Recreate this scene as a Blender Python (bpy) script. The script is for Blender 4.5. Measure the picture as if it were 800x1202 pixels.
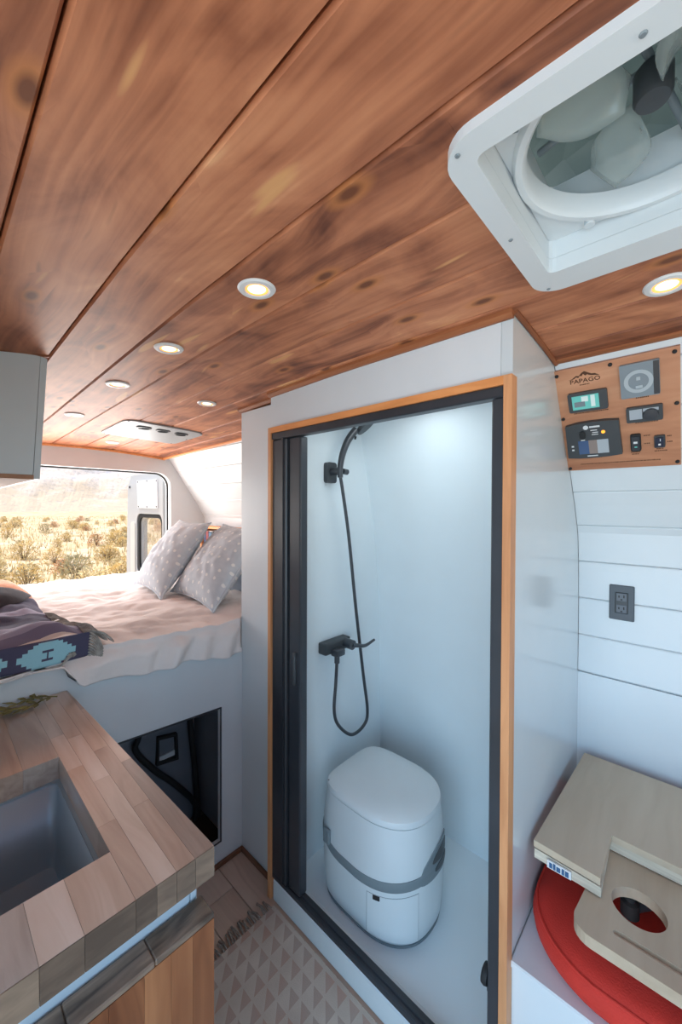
import bpy, bmesh, math, random
from math import sin, cos, pi, radians as R
from mathutils import Vector, Matrix, noise
from mathutils.geometry import tessellate_polygon
random.seed(7)
for o in list(bpy.data.objects): bpy.data.objects.remove(o)
sc = bpy.context.scene
COL = sc.collection

# ------------------------------------------------------------------ camera
cd = bpy.data.cameras.new('camera'); cam = bpy.data.objects.new('camera', cd); COL.objects.link(cam)
sc.camera = cam
cd.sensor_fit = 'HORIZONTAL'; cd.sensor_width = 36.0; cd.lens = 453 / 800 * 36
cd.clip_start = 0.01; cd.clip_end = 6000
yaw, pit, rol = R(47.2), R(-0.7), R(0.2)
fwd = Vector((sin(yaw) * cos(pit), cos(yaw) * cos(pit), sin(pit)))
rgt = Vector((cos(yaw), -sin(yaw), 0)); up = rgt.cross(fwd)
r2 = cos(rol) * rgt + sin(rol) * up; u2 = -sin(rol) * rgt + cos(rol) * up
m = Matrix((r2, u2, -fwd)).transposed().to_4x4(); m.translation = (0, 0, 1.465)
cam.matrix_world = m

# ------------------------------------------------------------------ world, sun, daylight
w = bpy.data.worlds.new('sky'); sc.world = w; w.use_nodes = True
nt = w.node_tree; bg = nt.nodes['Background']
sky = nt.nodes.new('ShaderNodeTexSky'); sky.sky_type = 'NISHITA'; sky.sun_disc = False
sky.sun_elevation = R(62); sky.sun_rotation = R(-30); sky.air_density = 1.0; sky.dust_density = 1.2
nt.links.new(sky.outputs[0], bg.inputs[0]); bg.inputs[1].default_value = 0.26
sd = bpy.data.lights.new('sun', 'SUN'); sun = bpy.data.objects.new('sun', sd); COL.objects.link(sun)
sd.energy = 5.0; sd.angle = R(0.6); sd.color = (1.0, 0.93, 0.84)
sun.rotation_euler = Vector((0.22, -0.42, -1.0)).to_track_quat('-Z', 'Y').to_euler(); sun.location = (-3, 8, 9)

def area(name, loc, direction, sx, sy, power, color):
    d = bpy.data.lights.new(name, 'AREA'); d.shape = 'RECTANGLE'; d.size = sx; d.size_y = sy
    d.energy = power; d.color = color
    o = bpy.data.objects.new(name, d); COL.objects.link(o); o.location = loc
    o.rotation_euler = Vector(direction).to_track_quat('-Z', 'Z').to_euler(); return o
# daylight through the open sliding side door, the cab glass and the open rear doors
area('daylight_side_door', (-1.15, -0.30, 0.85), (1, 0.22, 0), 2.2, 1.7, 38, (0.45, 0.75, 1.0))
area('daylight_cab_glass', (0.68, -1.5, 1.38), (0, 1, -0.1), 1.7, 0.75, 3.5, (0.5, 0.80, 1.0))
area('daylight_rear_doors', (0.55, 3.05, 1.40), (0, -1, 0.05), 1.2, 0.6, 17, (1.0, 0.96, 0.94))

sc.view_settings.view_transform = 'Standard'; sc.view_settings.look = 'None'
sc.view_settings.gamma = 1; sc.view_settings.use_curve_mapping = False
sc.view_settings.exposure = 0.2

# ------------------------------------------------------------------ materials
def srgb(r, g, b):
    f = lambda c: c / 12.92 if c <= .04045 else ((c + .055) / 1.055) ** 2.4
    return (f(r / 255), f(g / 255), f(b / 255), 1)
MATS = {}
def base(name):
    mt = bpy.data.materials.new(name); mt.use_nodes = True; MATS[name] = mt
    return mt, mt.node_tree, mt.node_tree.nodes['Principled BSDF']
class N:
    def __init__(s, nt): s.nt = nt
    def new(s, t, **k):
        n = s.nt.nodes.new(t)
        for a, b in k.items(): setattr(n, a, b)
        return n
    def l(s, a, b): s.nt.links.new(a, b)
    def math(s, op, a, b=None, c=None):
        n = s.nt.nodes.new('ShaderNodeMath'); n.operation = op
        for i, v in enumerate((a, b, c)):
            if v is None: continue
            if isinstance(v, (int, float)): n.inputs[i].default_value = v
            else: s.l(v, n.inputs[i])
        return n.outputs[0]
    def mix(s, f, a, b):
        n = s.nt.nodes.new('ShaderNodeMix'); n.data_type = 'RGBA'
        for i, v in ((0, f), (6, a), (7, b)):
            if isinstance(v, (int, float)): n.inputs[i].default_value = v
            elif isinstance(v, tuple): n.inputs[i].default_value = v
            else: s.l(v, n.inputs[i])
        return n.outputs[2]
    def ramp(s, f, stops, const=False):
        n = s.nt.nodes.new('ShaderNodeValToRGB'); e = n.color_ramp.elements
        if const: n.color_ramp.interpolation = 'CONSTANT'
        while len(e) < len(stops): e.new(0.5)
        for i, (p, c) in enumerate(stops): e[i].position = p; e[i].color = c
        s.l(f, n.inputs[0]); return n.outputs[0]

def plain(name, col, rough=.5, metal=0., var=.04, scale=6., bump=0., bscale=80., coat=0., spec=.5):
    mt, nt, b = base(name); g = N(nt)
    tc = g.new('ShaderNodeTexCoord'); no = g.new('ShaderNodeTexNoise'); no.inputs['Scale'].default_value = scale
    no.inputs['Detail'].default_value = 3; g.l(tc.outputs['Object'], no.inputs['Vector'])
    lo = tuple(max(0, c * (1 - var)) for c in col[:3]) + (1,); hi = tuple(min(1, c * (1 + var)) for c in col[:3]) + (1,)
    g.l(g.ramp(no.outputs[0], [(.3, lo), (.7, hi)]), b.inputs['Base Color'])
    b.inputs['Roughness'].default_value = rough; b.inputs['Metallic'].default_value = metal
    b.inputs['Coat Weight'].default_value = coat; b.inputs['Specular IOR Level'].default_value = spec
    if bump:
        n2 = g.new('ShaderNodeTexNoise'); n2.inputs['Scale'].default_value = bscale; g.l(tc.outputs['Object'], n2.inputs['Vector'])
        bp = g.new('ShaderNodeBump'); bp.inputs['Strength'].default_value = bump; bp.inputs['Distance'].default_value = .004
        g.l(n2.outputs[0], bp.inputs['Height']); g.l(bp.outputs[0], b.inputs['Normal'])
    return mt

def wood(name, stops, axis='Y', rough=.5, fine=26., along=1.1, knots=0., tint=.25, coat=0., bump=.15, huevar=None, spec=.35):
    mt, nt, b = base(name); g = N(nt)
    tc = g.new('ShaderNodeTexCoord'); oi = g.new('ShaderNodeObjectInfo')
    off = g.new('ShaderNodeVectorMath', operation='ADD')
    sc3 = g.new('ShaderNodeVectorMath', operation='SCALE'); cb = g.new('ShaderNodeCombineXYZ')
    g.l(oi.outputs['Random'], cb.inputs[0]); g.l(g.math('MULTIPLY', oi.outputs['Random'], 2.7), cb.inputs[1]); g.l(g.math('MULTIPLY', oi.outputs['Random'], 1.3), cb.inputs[2])
    g.l(cb.outputs[0], sc3.inputs[0]); sc3.inputs['Scale'].default_value = 37
    g.l(tc.outputs['Object'], off.inputs[0]); g.l(sc3.outputs[0], off.inputs[1])
    # large wobble so that the grain flows
    wob = g.new('ShaderNodeTexNoise'); wob.inputs['Scale'].default_value = 2.2; wob.inputs['Detail'].default_value = 2
    g.l(off.outputs[0], wob.inputs['Vector'])
    wv = g.new('ShaderNodeVectorMath', operation='SCALE'); wv.inputs['Scale'].default_value = .09; g.l(wob.outputs['Color'], wv.inputs[0])
    ad = g.new('ShaderNodeVectorMath', operation='ADD'); g.l(off.outputs[0], ad.inputs[0]); g.l(wv.outputs[0], ad.inputs[1])
    mp = g.new('ShaderNodeMapping'); s = {'X': (along, fine, fine), 'Y': (fine, along, fine), 'Z': (fine, fine, along)}[axis]
    mp.inputs['Scale'].default_value = s; g.l(ad.outputs[0], mp.inputs[0])
    n1 = g.new('ShaderNodeTexNoise'); n1.inputs['Scale'].default_value = 1.0; n1.inputs['Detail'].default_value = 5; n1.inputs['Distortion'].default_value = .5
    g.l(mp.outputs[0], n1.inputs['Vector'])
    mp2 = g.new('ShaderNodeMapping'); mp2.inputs['Scale'].default_value = tuple(v * .22 for v in s); g.l(ad.outputs[0], mp2.inputs[0])
    n2 = g.new('ShaderNodeTexNoise'); n2.inputs['Scale'].default_value = 1.0; n2.inputs['Detail'].default_value = 3; g.l(mp2.outputs[0], n2.inputs['Vector'])
    f = g.math('ADD', g.math('MULTIPLY', n1.outputs[0], .5), g.math('MULTIPLY', n2.outputs[0], .5))
    f = g.math('ADD', f, g.math('MULTIPLY', g.math('SUBTRACT', oi.outputs['Random'], .5), tint))
    col = g.ramp(f, stops)
    if huevar:
        h = g.math('FRACT', g.math('MULTIPLY', oi.outputs['Random'], 17.31))
        col = g.mix(g.ramp(h, [(0, (0, 0, 0, 1)), (.45, (.15, .15, .15, 1)), (.75, (.6, .6, .6, 1)), (1, (.9, .9, .9, 1))]), col, g.ramp(f, huevar))
    if knots:
        mk_ = g.new('ShaderNodeMapping'); mk_.inputs['Scale'].default_value = {'X': (1.6, 5, .3), 'Y': (5, 1.6, .3), 'Z': (5, .3, 1.6)}[axis]; g.l(ad.outputs[0], mk_.inputs[0])
        vo = g.new('ShaderNodeTexVoronoi'); vo.inputs['Scale'].default_value = 1.0; vo.voronoi_dimensions = '2D'; g.l(mk_.outputs[0], vo.inputs['Vector'])
        k = g.ramp(vo.outputs['Distance'], [(.03, (1, 1, 1, 1)), (.07, (.55, .55, .55, 1)), (.11, (0, 0, 0, 1))])
        sel = g.new('ShaderNodeSeparateColor'); g.l(vo.outputs['Color'], sel.inputs[0])
        on = g.math('GREATER_THAN', sel.outputs[0], 1 - knots)
        col = g.mix(g.math('MULTIPLY', g.math('MULTIPLY', k, on), .8), col, tuple(c * .38 for c in stops[1][1][:3]) + (1,))
        # pale streaks where the stain did not take
        mp3 = g.new('ShaderNodeMapping'); mp3.inputs['Scale'].default_value = {'X': (2.2, 26, 1), 'Y': (26, 2.2, 1), 'Z': (26, 1, 2.2)}[axis]; g.l(ad.outputs[0], mp3.inputs[0])
        n3 = g.new('ShaderNodeTexNoise'); n3.inputs['Scale'].default_value = 1; n3.inputs['Detail'].default_value = 1; g.l(mp3.outputs[0], n3.inputs['Vector'])
        col = g.mix(g.ramp(n3.outputs[0], [(.70, (0, 0, 0, 1)), (.76, (.8, .8, .8, 1))]), col, stops[-1][1])
    g.l(col, b.inputs['Base Color']); b.inputs['Roughness'].default_value = rough
    b.inputs['Coat Weight'].default_value = coat; b.inputs['Coat Roughness'].default_value = .28; b.inputs['Specular IOR Level'].default_value = spec
    bp = g.new('ShaderNodeBump'); bp.inputs['Strength'].default_value = bump; bp.inputs['Distance'].default_value = .003
    g.l(n1.outputs[0], bp.inputs['Height']); g.l(bp.outputs[0], b.inputs['Normal'])
    return mt

WHITE = plain('white_paint', (.70, .73, .745, 1), .32, var=.02, bump=.03, bscale=40)
GLOSS = plain('gloss_white_panel', (.64, .68, .69, 1), .16, var=.015, bump=.0)
LINER = plain('shower_liner', (.76, .82, .845, 1), .45, var=.015)
CABW = plain('cabinet_white', (.54, .63, .69, 1), .35, var=.02)
PLAST = plain('white_plastic', (.70, .74, .755, 1), .35, var=.02)
VANW = plain('van_white_enamel', (.50, .52, .54, 1), .3, var=.02, coat=.3)
BLACK = plain('black_metal', (.035, .038, .045, 1), .38, var=.2)
BLACKS = plain('black_satin', (.04, .044, .052, 1), .3, var=.1, spec=.6)
RUBBER = plain('black_rubber', (.015, .015, .016, 1), .7, var=.2)
GREYP = plain('grey_plastic', (.20, .24, .26, 1), .45, var=.05)
DGREY = plain('dark_grey_plastic', (.05, .055, .06, 1), .45, var=.06)
CHARC = plain('charcoal_case', (.17, .19, .22, 1), .45, var=.08)
ALU = plain('vent_plate_metal', (.34, .36, .37, 1), .45, metal=.2, var=.03)
STEEL = plain('brushed_steel', (.34, .43, .50, 1), .4, metal=.35, var=.06, scale=3)
RED = plain('red_canvas', (.62, .034, .02, 1), .8, var=.12, scale=9, bump=.25, bscale=300)
CREAM = plain('cream_pink_cotton', (.88, .79, .745, 1), .9, var=.06, scale=5, bump=.35, bscale=60)
PEACH = plain('peach_cotton', (.72, .36, .22, 1), .9, var=.08, bump=.2)
BLUEP = plain('pale_blue_cotton', (.45, .52, .62, 1), .9, var=.06, bump=.2)
SHEET = plain('mattress_ticking', (.7, .68, .66, 1), .9)
FRNG = plain('grey_wool_fringe', (.36, .34, .31, 1), .95, var=.35, scale=60)
NAVY = plain('charcoal_wool', (.05, .05, .062, 1), .95, var=.2, bump=.3, bscale=150)
JUTE = plain('rug_cotton_fringe', (.30, .25, .21, 1), .95, var=.3, scale=60)
RUGB = plain('rug_cotton_edge', (.27, .22, .19, 1), .95, var=.15, scale=50)
LEAFG = plain('dry_olive_leaf', (.22, .18, .05, 1), .7, var=.5, scale=30)
PUCKT = plain('puck_trim_white', (.75, .75, .74, 1), .35)
BURN = plain('burnt_engraving', (.09, .035, .015, 1), .8)
LBLUE = plain('blue_print', (.03, .10, .22, 1), .6)
WHITEPR = plain('white_print', (.7, .7, .7, 1), .6)

def ceiling_wood():
    mt, nt, b = base('stained_pine_ceiling'); g = N(nt)
    tc = g.new('ShaderNodeTexCoord'); oi = g.new('ShaderNodeObjectInfo'); cb = g.new('ShaderNodeCombineXYZ')
    g.l(g.math('MULTIPLY', oi.outputs['Random'], 31), cb.inputs[0]); g.l(g.math('MULTIPLY', oi.outputs['Random'], 83), cb.inputs[1])
    off = g.new('ShaderNodeVectorMath', operation='ADD'); g.l(tc.outputs['Object'], off.inputs[0]); g.l(cb.outputs[0], off.inputs[1])
    sep = g.new('ShaderNodeSeparateXYZ'); g.l(off.outputs[0], sep.inputs[0])
    def cells(sx, sy, ox):            # sparse knots: 2-D voronoi in plank space
        c = g.new('ShaderNodeCombineXYZ'); g.l(g.math('MULTIPLY', sep.outputs[0], sx), c.inputs[0]); g.l(g.math('ADD', g.math('MULTIPLY', sep.outputs[1], sy), ox), c.inputs[1])
        v = g.new('ShaderNodeTexVoronoi'); v.voronoi_dimensions = '2D'; v.inputs['Scale'].default_value = 1; g.l(c.outputs[0], v.inputs['Vector']); return v
    kn = cells(9, 4.2, 0.); sel = g.new('ShaderNodeSeparateColor'); g.l(kn.outputs['Color'], sel.inputs[0]); on = g.math('GREATER_THAN', sel.outputs[0], .55)
    near = g.math('MULTIPLY', g.ramp(kn.outputs['Distance'], [(0, (1, 1, 1, 1)), (.55, (0, 0, 0, 1))]), on)
    # grain runs along Y and bends around the knots
    gx = g.math('ADD', sep.outputs[0], g.math('MULTIPLY', near, .028))
    wob = g.new('ShaderNodeTexNoise'); wob.inputs['Scale'].default_value = 1.7; wob.inputs['Detail'].default_value = 2; g.l(off.outputs[0], wob.inputs['Vector'])
    gx = g.math('ADD', gx, g.math('MULTIPLY', wob.outputs[0], .09))
    def stretched(fx, fy, det, dist=0.):
        c = g.new('ShaderNodeCombineXYZ'); g.l(g.math('MULTIPLY', gx, fx), c.inputs[0]); g.l(g.math('MULTIPLY', sep.outputs[1], fy), c.inputs[1])
        n = g.new('ShaderNodeTexNoise'); n.inputs['Scale'].default_value = 1; n.inputs['Detail'].default_value = det; n.inputs['Distortion'].default_value = dist; g.l(c.outputs[0], n.inputs['Vector']); return n.outputs[0]
    grain = stretched(70, 2.0, 3, .3); broad = stretched(13, 1.1, 3, .4); blotch = stretched(9, 4.5, 5, 1.2)
    f = g.math('ADD', g.math('ADD', g.math('MULTIPLY', grain, .22), g.math('MULTIPLY', broad, .38)), g.math('MULTIPLY', blotch, .40))
    f = g.math('ADD', f, g.math('MULTIPLY', g.math('SUBTRACT', oi.outputs['Random'], .5), .05))
    col = g.ramp(f, [(.34, srgb(104, 57, 38)), (.44, srgb(158, 96, 66)), (.52, srgb(190, 122, 86)), (.60, srgb(208, 140, 100)), (.70, srgb(234, 176, 128))])
    # pale resin streaks
    st = stretched(24, 3.2, 1); col = g.mix(g.ramp(st, [(.69, (0, 0, 0, 1)), (.73, (.75, .75, .75, 1))]), col, srgb(224, 168, 110))
    dark = stretched(30, 5, 2); col = g.mix(g.ramp(dark, [(.66, (0, 0, 0, 1)), (.76, (.55, .55, .55, 1))]), col, srgb(88, 52, 36))
    d = kn.outputs['Distance']
    halo = g.math('MULTIPLY', g.ramp(d, [(.10, (.8, .8, .8, 1)), (.20, (0, 0, 0, 1))]), on); col = g.mix(halo, col, srgb(196, 124, 70))
    core = g.math('MULTIPLY', g.ramp(d, [(.05, (.9, .9, .9, 1)), (.12, (0, 0, 0, 1))]), on); col = g.mix(core, col, srgb(104, 56, 34))
    g.l(col, b.inputs['Base Color']); b.inputs['Roughness'].default_value = .5; b.inputs['Specular IOR Level'].default_value = .35
    bp = g.new('ShaderNodeBump'); bp.inputs['Strength'].default_value = .12; bp.inputs['Distance'].default_value = .003; g.l(f, bp.inputs['Height']); g.l(bp.outputs[0], b.inputs['Normal'])
    return mt
CEILW = ceiling_wood()
TRIMW = wood('stained_pine_trim', [(.3, srgb(112, 62, 38)), (.55, srgb(160, 98, 62)), (.8, srgb(196, 136, 92))], 'Y', rough=.5, fine=40, along=2, tint=.05)
TRIMX = wood('stained_pine_trim_across', [(.3, srgb(112, 62, 38)), (.55, srgb(160, 98, 62)), (.8, srgb(196, 136, 92))], 'X', rough=.5, fine=40, along=2, tint=.05)
FRAMEW = wood('oak_edge_band', [(.3, srgb(192, 128, 84)), (.55, srgb(222, 158, 110)), (.8, srgb(240, 188, 140))], 'Z', rough=.45, fine=50, along=2.5, tint=.05)
FRAMEY = wood('oak_edge_band_across', [(.3, srgb(202, 126, 70)), (.55, srgb(230, 152, 92)), (.8, srgb(244, 182, 122))], 'Y', rough=.45, fine=50, along=2.5, tint=.05)
BUTCH = wood('acacia_butcher_block', [(.2, srgb(160, 130, 112)), (.45, srgb(196, 168, 148)), (.6, srgb(212, 188, 170)), (.85, srgb(228, 212, 200))],
             'Y', rough=.25, fine=48, along=2.2, tint=.32, coat=.9, bump=.05,
             huevar=[(.3, srgb(128, 116, 108)), (.5, srgb(164, 150, 140)), (.7, srgb(196, 184, 174))])
ENDG_SHADE = wood('acacia_shaded_end_grain', [(.3, srgb(86, 72, 62)), (.5, srgb(114, 96, 82)), (.75, srgb(150, 128, 108))], 'X', rough=.45, fine=60, along=14, tint=.35)  # end grain tone with the shade on the counter end put into the colour
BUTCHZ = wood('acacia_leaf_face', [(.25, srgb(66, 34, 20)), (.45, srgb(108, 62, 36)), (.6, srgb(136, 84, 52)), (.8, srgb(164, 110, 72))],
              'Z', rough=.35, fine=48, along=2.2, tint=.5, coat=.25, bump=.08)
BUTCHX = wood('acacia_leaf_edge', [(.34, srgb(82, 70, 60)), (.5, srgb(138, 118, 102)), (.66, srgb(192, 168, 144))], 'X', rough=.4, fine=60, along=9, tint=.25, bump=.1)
FLOORW = wood('vinyl_oak_floor', [(.25, srgb(186, 158, 138)), (.5, srgb(212, 186, 166)), (.8, srgb(228, 206, 188))], 'Y', rough=.5, fine=40, along=1.5, tint=.2)
SHOEW = wood('walnut_shoe_trim', [(.3, srgb(92, 58, 42)), (.7, srgb(140, 96, 70))], 'Y', rough=.5, fine=40, along=2, tint=.1)
PLY = wood('birch_ply', [(.25, srgb(172, 150, 126)), (.5, srgb(192, 172, 148)), (.8, srgb(210, 192, 168))], 'X', rough=.5, fine=22, along=3, tint=.15, bump=.06)
PLYE = wood('birch_ply_edge', [(.3, srgb(176, 160, 140)), (.7, srgb(226, 214, 194))], 'Y', rough=.6, fine=160, along=4, tint=.1)
PANELW = wood('cherry_panel', [(.3, srgb(160, 104, 76)), (.5, srgb(194, 136, 102)), (.75, srgb(216, 164, 128))], 'Y', rough=.45, fine=26, along=3, tint=.05, bump=.06)
UNDERW = wood('pale_ply_underside', [(.3, srgb(150, 112, 88)), (.7, srgb(182, 142, 116))], 'Y', rough=.6, fine=30, along=2, tint=.05)

def dots_mat():
    mt, nt, b = base('grey_dotted_linen'); g = N(nt)
    uv = g.new('ShaderNodeUVMap'); vo = g.new('ShaderNodeTexVoronoi'); vo.voronoi_dimensions = '2D'
    vo.inputs['Scale'].default_value = 9; vo.inputs['Randomness'].default_value = .45; g.l(uv.outputs[0], vo.inputs['Vector'])
    no = g.new('ShaderNodeTexNoise'); no.inputs['Scale'].default_value = 60; g.l(uv.outputs[0], no.inputs['Vector'])
    d = g.math('ADD', vo.outputs['Distance'], g.math('MULTIPLY', g.math('SUBTRACT', no.outputs[0], .5), .12))
    k = g.ramp(d, [(.12, (1, 1, 1, 1)), (.17, (0, 0, 0, 1))])
    n2 = g.new('ShaderNodeTexNoise'); n2.inputs['Scale'].default_value = 14; n2.inputs['Detail'].default_value = 4; g.l(uv.outputs[0], n2.inputs['Vector'])
    gr = g.ramp(n2.outputs[0], [(.3, (.54, .59, .64, 1)), (.7, (.63, .67, .71, 1))])
    g.l(g.mix(k, gr, (.85, .85, .83, 1)), b.inputs['Base Color']); b.inputs['Roughness'].default_value = .95
    return mt
DOTS = dots_mat()

def blanket_mat():
    # UV in metres: u across the width (0 at the fringed side), v up from the front hem and then back over the bed
    mt, nt, b = base('aztec_wool_blanket'); g = N(nt)
    uv = g.new('ShaderNodeUVMap'); sp = g.new('ShaderNodeSeparateXYZ'); g.l(uv.outputs[0], sp.inputs[0]); u, v = sp.outputs[0], sp.outputs[1]
    dark, teal, cream, lav, purple = srgb(80, 78, 102), srgb(160, 210, 222), srgb(228, 216, 210), srgb(160, 156, 180), srgb(122, 116, 142)
    bands = g.ramp(v, [(0, dark), (.076, purple), (.088, cream), (.15, purple), (.21, lav), (.26, purple), (.30, lav), (.38, dark), (.56, lav), (.66, dark)], True)
    # stepped diamonds in the teal band
    fu = g.math('ABSOLUTE', g.math('SUBTRACT', g.math('FRACT', g.math('MULTIPLY', g.math('SUBTRACT', u, .03), 6.2)), .5))      # 0..0.5
    fv = g.math('ABSOLUTE', g.math('SUBTRACT', v, .034))
    st = g.math('DIVIDE', g.math('FLOOR', g.math('MULTIPLY', fv, 110)), 110)
    tri = g.math('LESS_THAN', g.math('ADD', g.math('MULTIPLY', st, 8.0), fu), .44)
    inner = g.math('LESS_THAN', g.math('ADD', g.math('MULTIPLY', g.math('SUBTRACT', .016, st), 8), g.math('SUBTRACT', fu, .0)), .14)
    core = g.math('LESS_THAN', fv, .016)
    inband = g.math('MULTIPLY', g.math('LESS_THAN', v, .074), g.math('GREATER_THAN', u, .03))
    m1 = g.mix(g.math('MULTIPLY', tri, inband), bands, teal)
    m2 = g.mix(g.math('MULTIPLY', g.math('MULTIPLY', inner, core), inband), m1, dark)
    # small lighter diamonds in the purple bands further back
    f2 = g.math('ABSOLUTE', g.math('SUBTRACT', g.math('FRACT', g.math('MULTIPLY', u, 8)), .5)); g2 = g.math('ABSOLUTE', g.math('SUBTRACT', v, .27))
    dm = g.math('LESS_THAN', g.math('ADD', f2, g.math('MULTIPLY', g2, 9)), .2)
    m3 = g.mix(dm, m2, srgb(196, 206, 220))
    g.l(m3, b.inputs['Base Color']); b.inputs['Roughness'].default_value = .95
    no = g.new('ShaderNodeTexNoise'); no.inputs['Scale'].default_value = 260; g.l(uv.outputs[0], no.inputs['Vector'])
    bp = g.new('ShaderNodeBump'); bp.inputs['Strength'].default_value = .3; bp.inputs['Distance'].default_value = .003; g.l(no.outputs[0], bp.inputs['Height']); g.l(bp.outputs[0], b.inputs['Normal'])
    return mt
AZTEC = blanket_mat()

def rug_mat():
    mt, nt, b = base('triangle_woven_rug'); g = N(nt)
    tc = g.new('ShaderNodeTexCoord'); sp = g.new('ShaderNodeSeparateXYZ'); g.l(tc.outputs['Object'], sp.inputs[0]); x, y = sp.outputs[0], sp.outputs[1]
    s = 1 / .05
    fx = g.math('FRACT', g.math('MULTIPLY', x, s)); fy = g.math('FRACT', g.math('MULTIPLY', g.math('ADD', y, 5), s))
    tri = g.math('GREATER_THAN', g.math('SUBTRACT', fx, fy), .06)
    edge = g.math('MULTIPLY', g.math('GREATER_THAN', fy, .06), g.math('LESS_THAN', fx, .94))
    k = g.math('MULTIPLY', g.math('MULTIPLY', tri, edge), g.math('LESS_THAN', y, 1.0))
    no = g.new('ShaderNodeTexNoise'); no.inputs['Scale'].default_value = 9; no.inputs['Detail'].default_value = 4; g.l(tc.outputs['Object'], no.inputs['Vector'])
    bgc = g.ramp(no.outputs[0], [(.3, srgb(190, 174, 160)), (.7, srgb(210, 196, 182))])
    tr = g.ramp(no.outputs[0], [(.35, srgb(186, 150, 132)), (.65, srgb(176, 158, 146))])
    g.l(g.mix(g.math('MULTIPLY', k, .85), bgc, tr), b.inputs['Base Color']); b.inputs['Roughness'].default_value = .95
    n2 = g.new('ShaderNodeTexNoise'); n2.inputs['Scale'].default_value = 400; g.l(tc.outputs['Object'], n2.inputs['Vector'])
    bp = g.new('ShaderNodeBump'); bp.inputs['Strength'].default_value = .5; bp.inputs['Distance'].default_value = .003; g.l(n2.outputs[0], bp.inputs['Height']); g.l(bp.outputs[0], b.inputs['Normal'])
    return mt
RUG = rug_mat()

def glow(name, col, strength):
    mt, nt, b = base(name); b.inputs['Base Color'].default_value = col
    b.inputs['Emission Color'].default_value = col; b.inputs['Emission Strength'].default_value = strength; b.inputs['Roughness'].default_value = .4
    return mt
PUCKL = glow('puck_lens_lit', (1, .95, .88, 1), 1.6)
PUCKW = glow('puck_warm_rim', (1, .42, .10, 1), 1.1)
SCREEN = glow('lcd_screen', srgb(96, 176, 168), .25)
SCRLT = glow('lcd_screen_pale', srgb(200, 214, 210), .2)
LEDO = glow('amber_led', (1, .35, .03, 1), 1.2)
PALESC = plain('grey_display', srgb(170, 176, 182), .25)
BLUESC = plain('blue_display', srgb(70, 92, 128), .25)
TAUPE = plain('taupe_display', srgb(140, 126, 120), .25)
DIAL = plain('dial_grey', (.22, .26, .29, 1), .35)
DIALR = plain('dial_ring_pale', (.42, .47, .50, 1), .35)

def clear(name, col, rough, alpha, trans=.0):
    mt, nt, b = base(name); b.inputs['Base Color'].default_value = col; b.inputs['Roughness'].default_value = rough
    b.inputs['Alpha'].default_value = alpha; b.inputs['Transmission Weight'].default_value = trans; return mt
def dome_mat():
    mt, nt, b = base('smoked_acrylic_dome'); g = N(nt); b.inputs['Base Color'].default_value = (.30, .35, .33, 1); b.inputs['Roughness'].default_value = .18
    tr = g.new('ShaderNodeBsdfTranslucent'); tr.inputs[0].default_value = (.20, .245, .23, 1); mx = g.new('ShaderNodeMixShader'); mx.inputs[0].default_value = .7
    tc = g.new('ShaderNodeTexCoord'); no = g.new('ShaderNodeTexVoronoi'); no.inputs['Scale'].default_value = 16; g.l(tc.outputs['Object'], no.inputs['Vector'])
    bp = g.new('ShaderNodeBump'); bp.inputs['Strength'].default_value = .8; bp.inputs['Distance'].default_value = .02; g.l(no.outputs[0], bp.inputs['Height']); g.l(bp.outputs[0], b.inputs['Normal']); g.l(bp.outputs[0], tr.inputs['Normal'])
    g.l(b.outputs[0], mx.inputs[1]); g.l(tr.outputs[0], mx.inputs[2]); g.l(mx.outputs[0], nt.nodes['Material Output'].inputs[0]); return mt
DOME = dome_mat()
BLADE = clear('clear_fan_blade', (.50, .58, .56, 1), .12, .42)
GLASS = clear('door_window_glass', (.55, .50, .42, 1), .04, .22)

def terrain_mat(name, stops, scale, rough=.95):
    mt, nt, b = base(name); g = N(nt); tc = g.new('ShaderNodeTexCoord')
    no = g.new('ShaderNodeTexNoise'); no.inputs['Scale'].default_value = scale; no.inputs['Detail'].default_value = 8; no.inputs['Roughness'].default_value = .65
    g.l(tc.outputs['Object'], no.inputs['Vector']); g.l(g.ramp(no.outputs[0], stops), b.inputs['Base Color']); b.inputs['Roughness'].default_value = rough
    b.inputs['Specular IOR Level'].default_value = .1
    return mt
SAND = terrain_mat('desert_sand', [(.3, (.46, .33, .18, 1)), (.5, (.58, .44, .27, 1)), (.7, (.70, .58, .44, 1))], .6)
def rock_mat():
    mt, nt, b = base('pale_mountain_rock'); g = N(nt); tc = g.new('ShaderNodeTexCoord'); sp = g.new('ShaderNodeSeparateXYZ'); g.l(tc.outputs['Object'], sp.inputs[0])
    def ns(sc_, det):
        n = g.new('ShaderNodeTexNoise'); n.inputs['Scale'].default_value = sc_; n.inputs['Detail'].default_value = det; n.inputs['Roughness'].default_value = .65; g.l(tc.outputs['Object'], n.inputs['Vector']); return n.outputs[0]
    f = g.math('ADD', g.math('DIVIDE', sp.outputs[2], 46.), g.math('MULTIPLY', g.math('SUBTRACT', ns(.09, 6), .5), 1.5))
    col = g.ramp(f, [(.10, (.56, .45, .33, 1)), (.35, (.62, .53, .45, 1)), (.55, (.55, .50, .47, 1)), (.68, (.36, .39, .44, 1)), (.95, (.28, .33, .41, 1))])
    col = g.mix(g.ramp(ns(.7, 3), [(.52, (0, 0, 0, 1)), (.62, (.55, .55, .55, 1))]), col, (.36, .33, .29, 1))
    g.l(col, b.inputs['Base Color']); b.inputs['Roughness'].default_value = .95; b.inputs['Specular IOR Level'].default_value = .1; return mt
ROCK = rock_mat()
BUSH1 = plain('straw_brush_leaf', (.74, .56, .28, 1), .9, var=.4, scale=3)
BUSH2 = plain('grey_green_brush_leaf', (.56, .50, .32, 1), .9, var=.4, scale=3)
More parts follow.
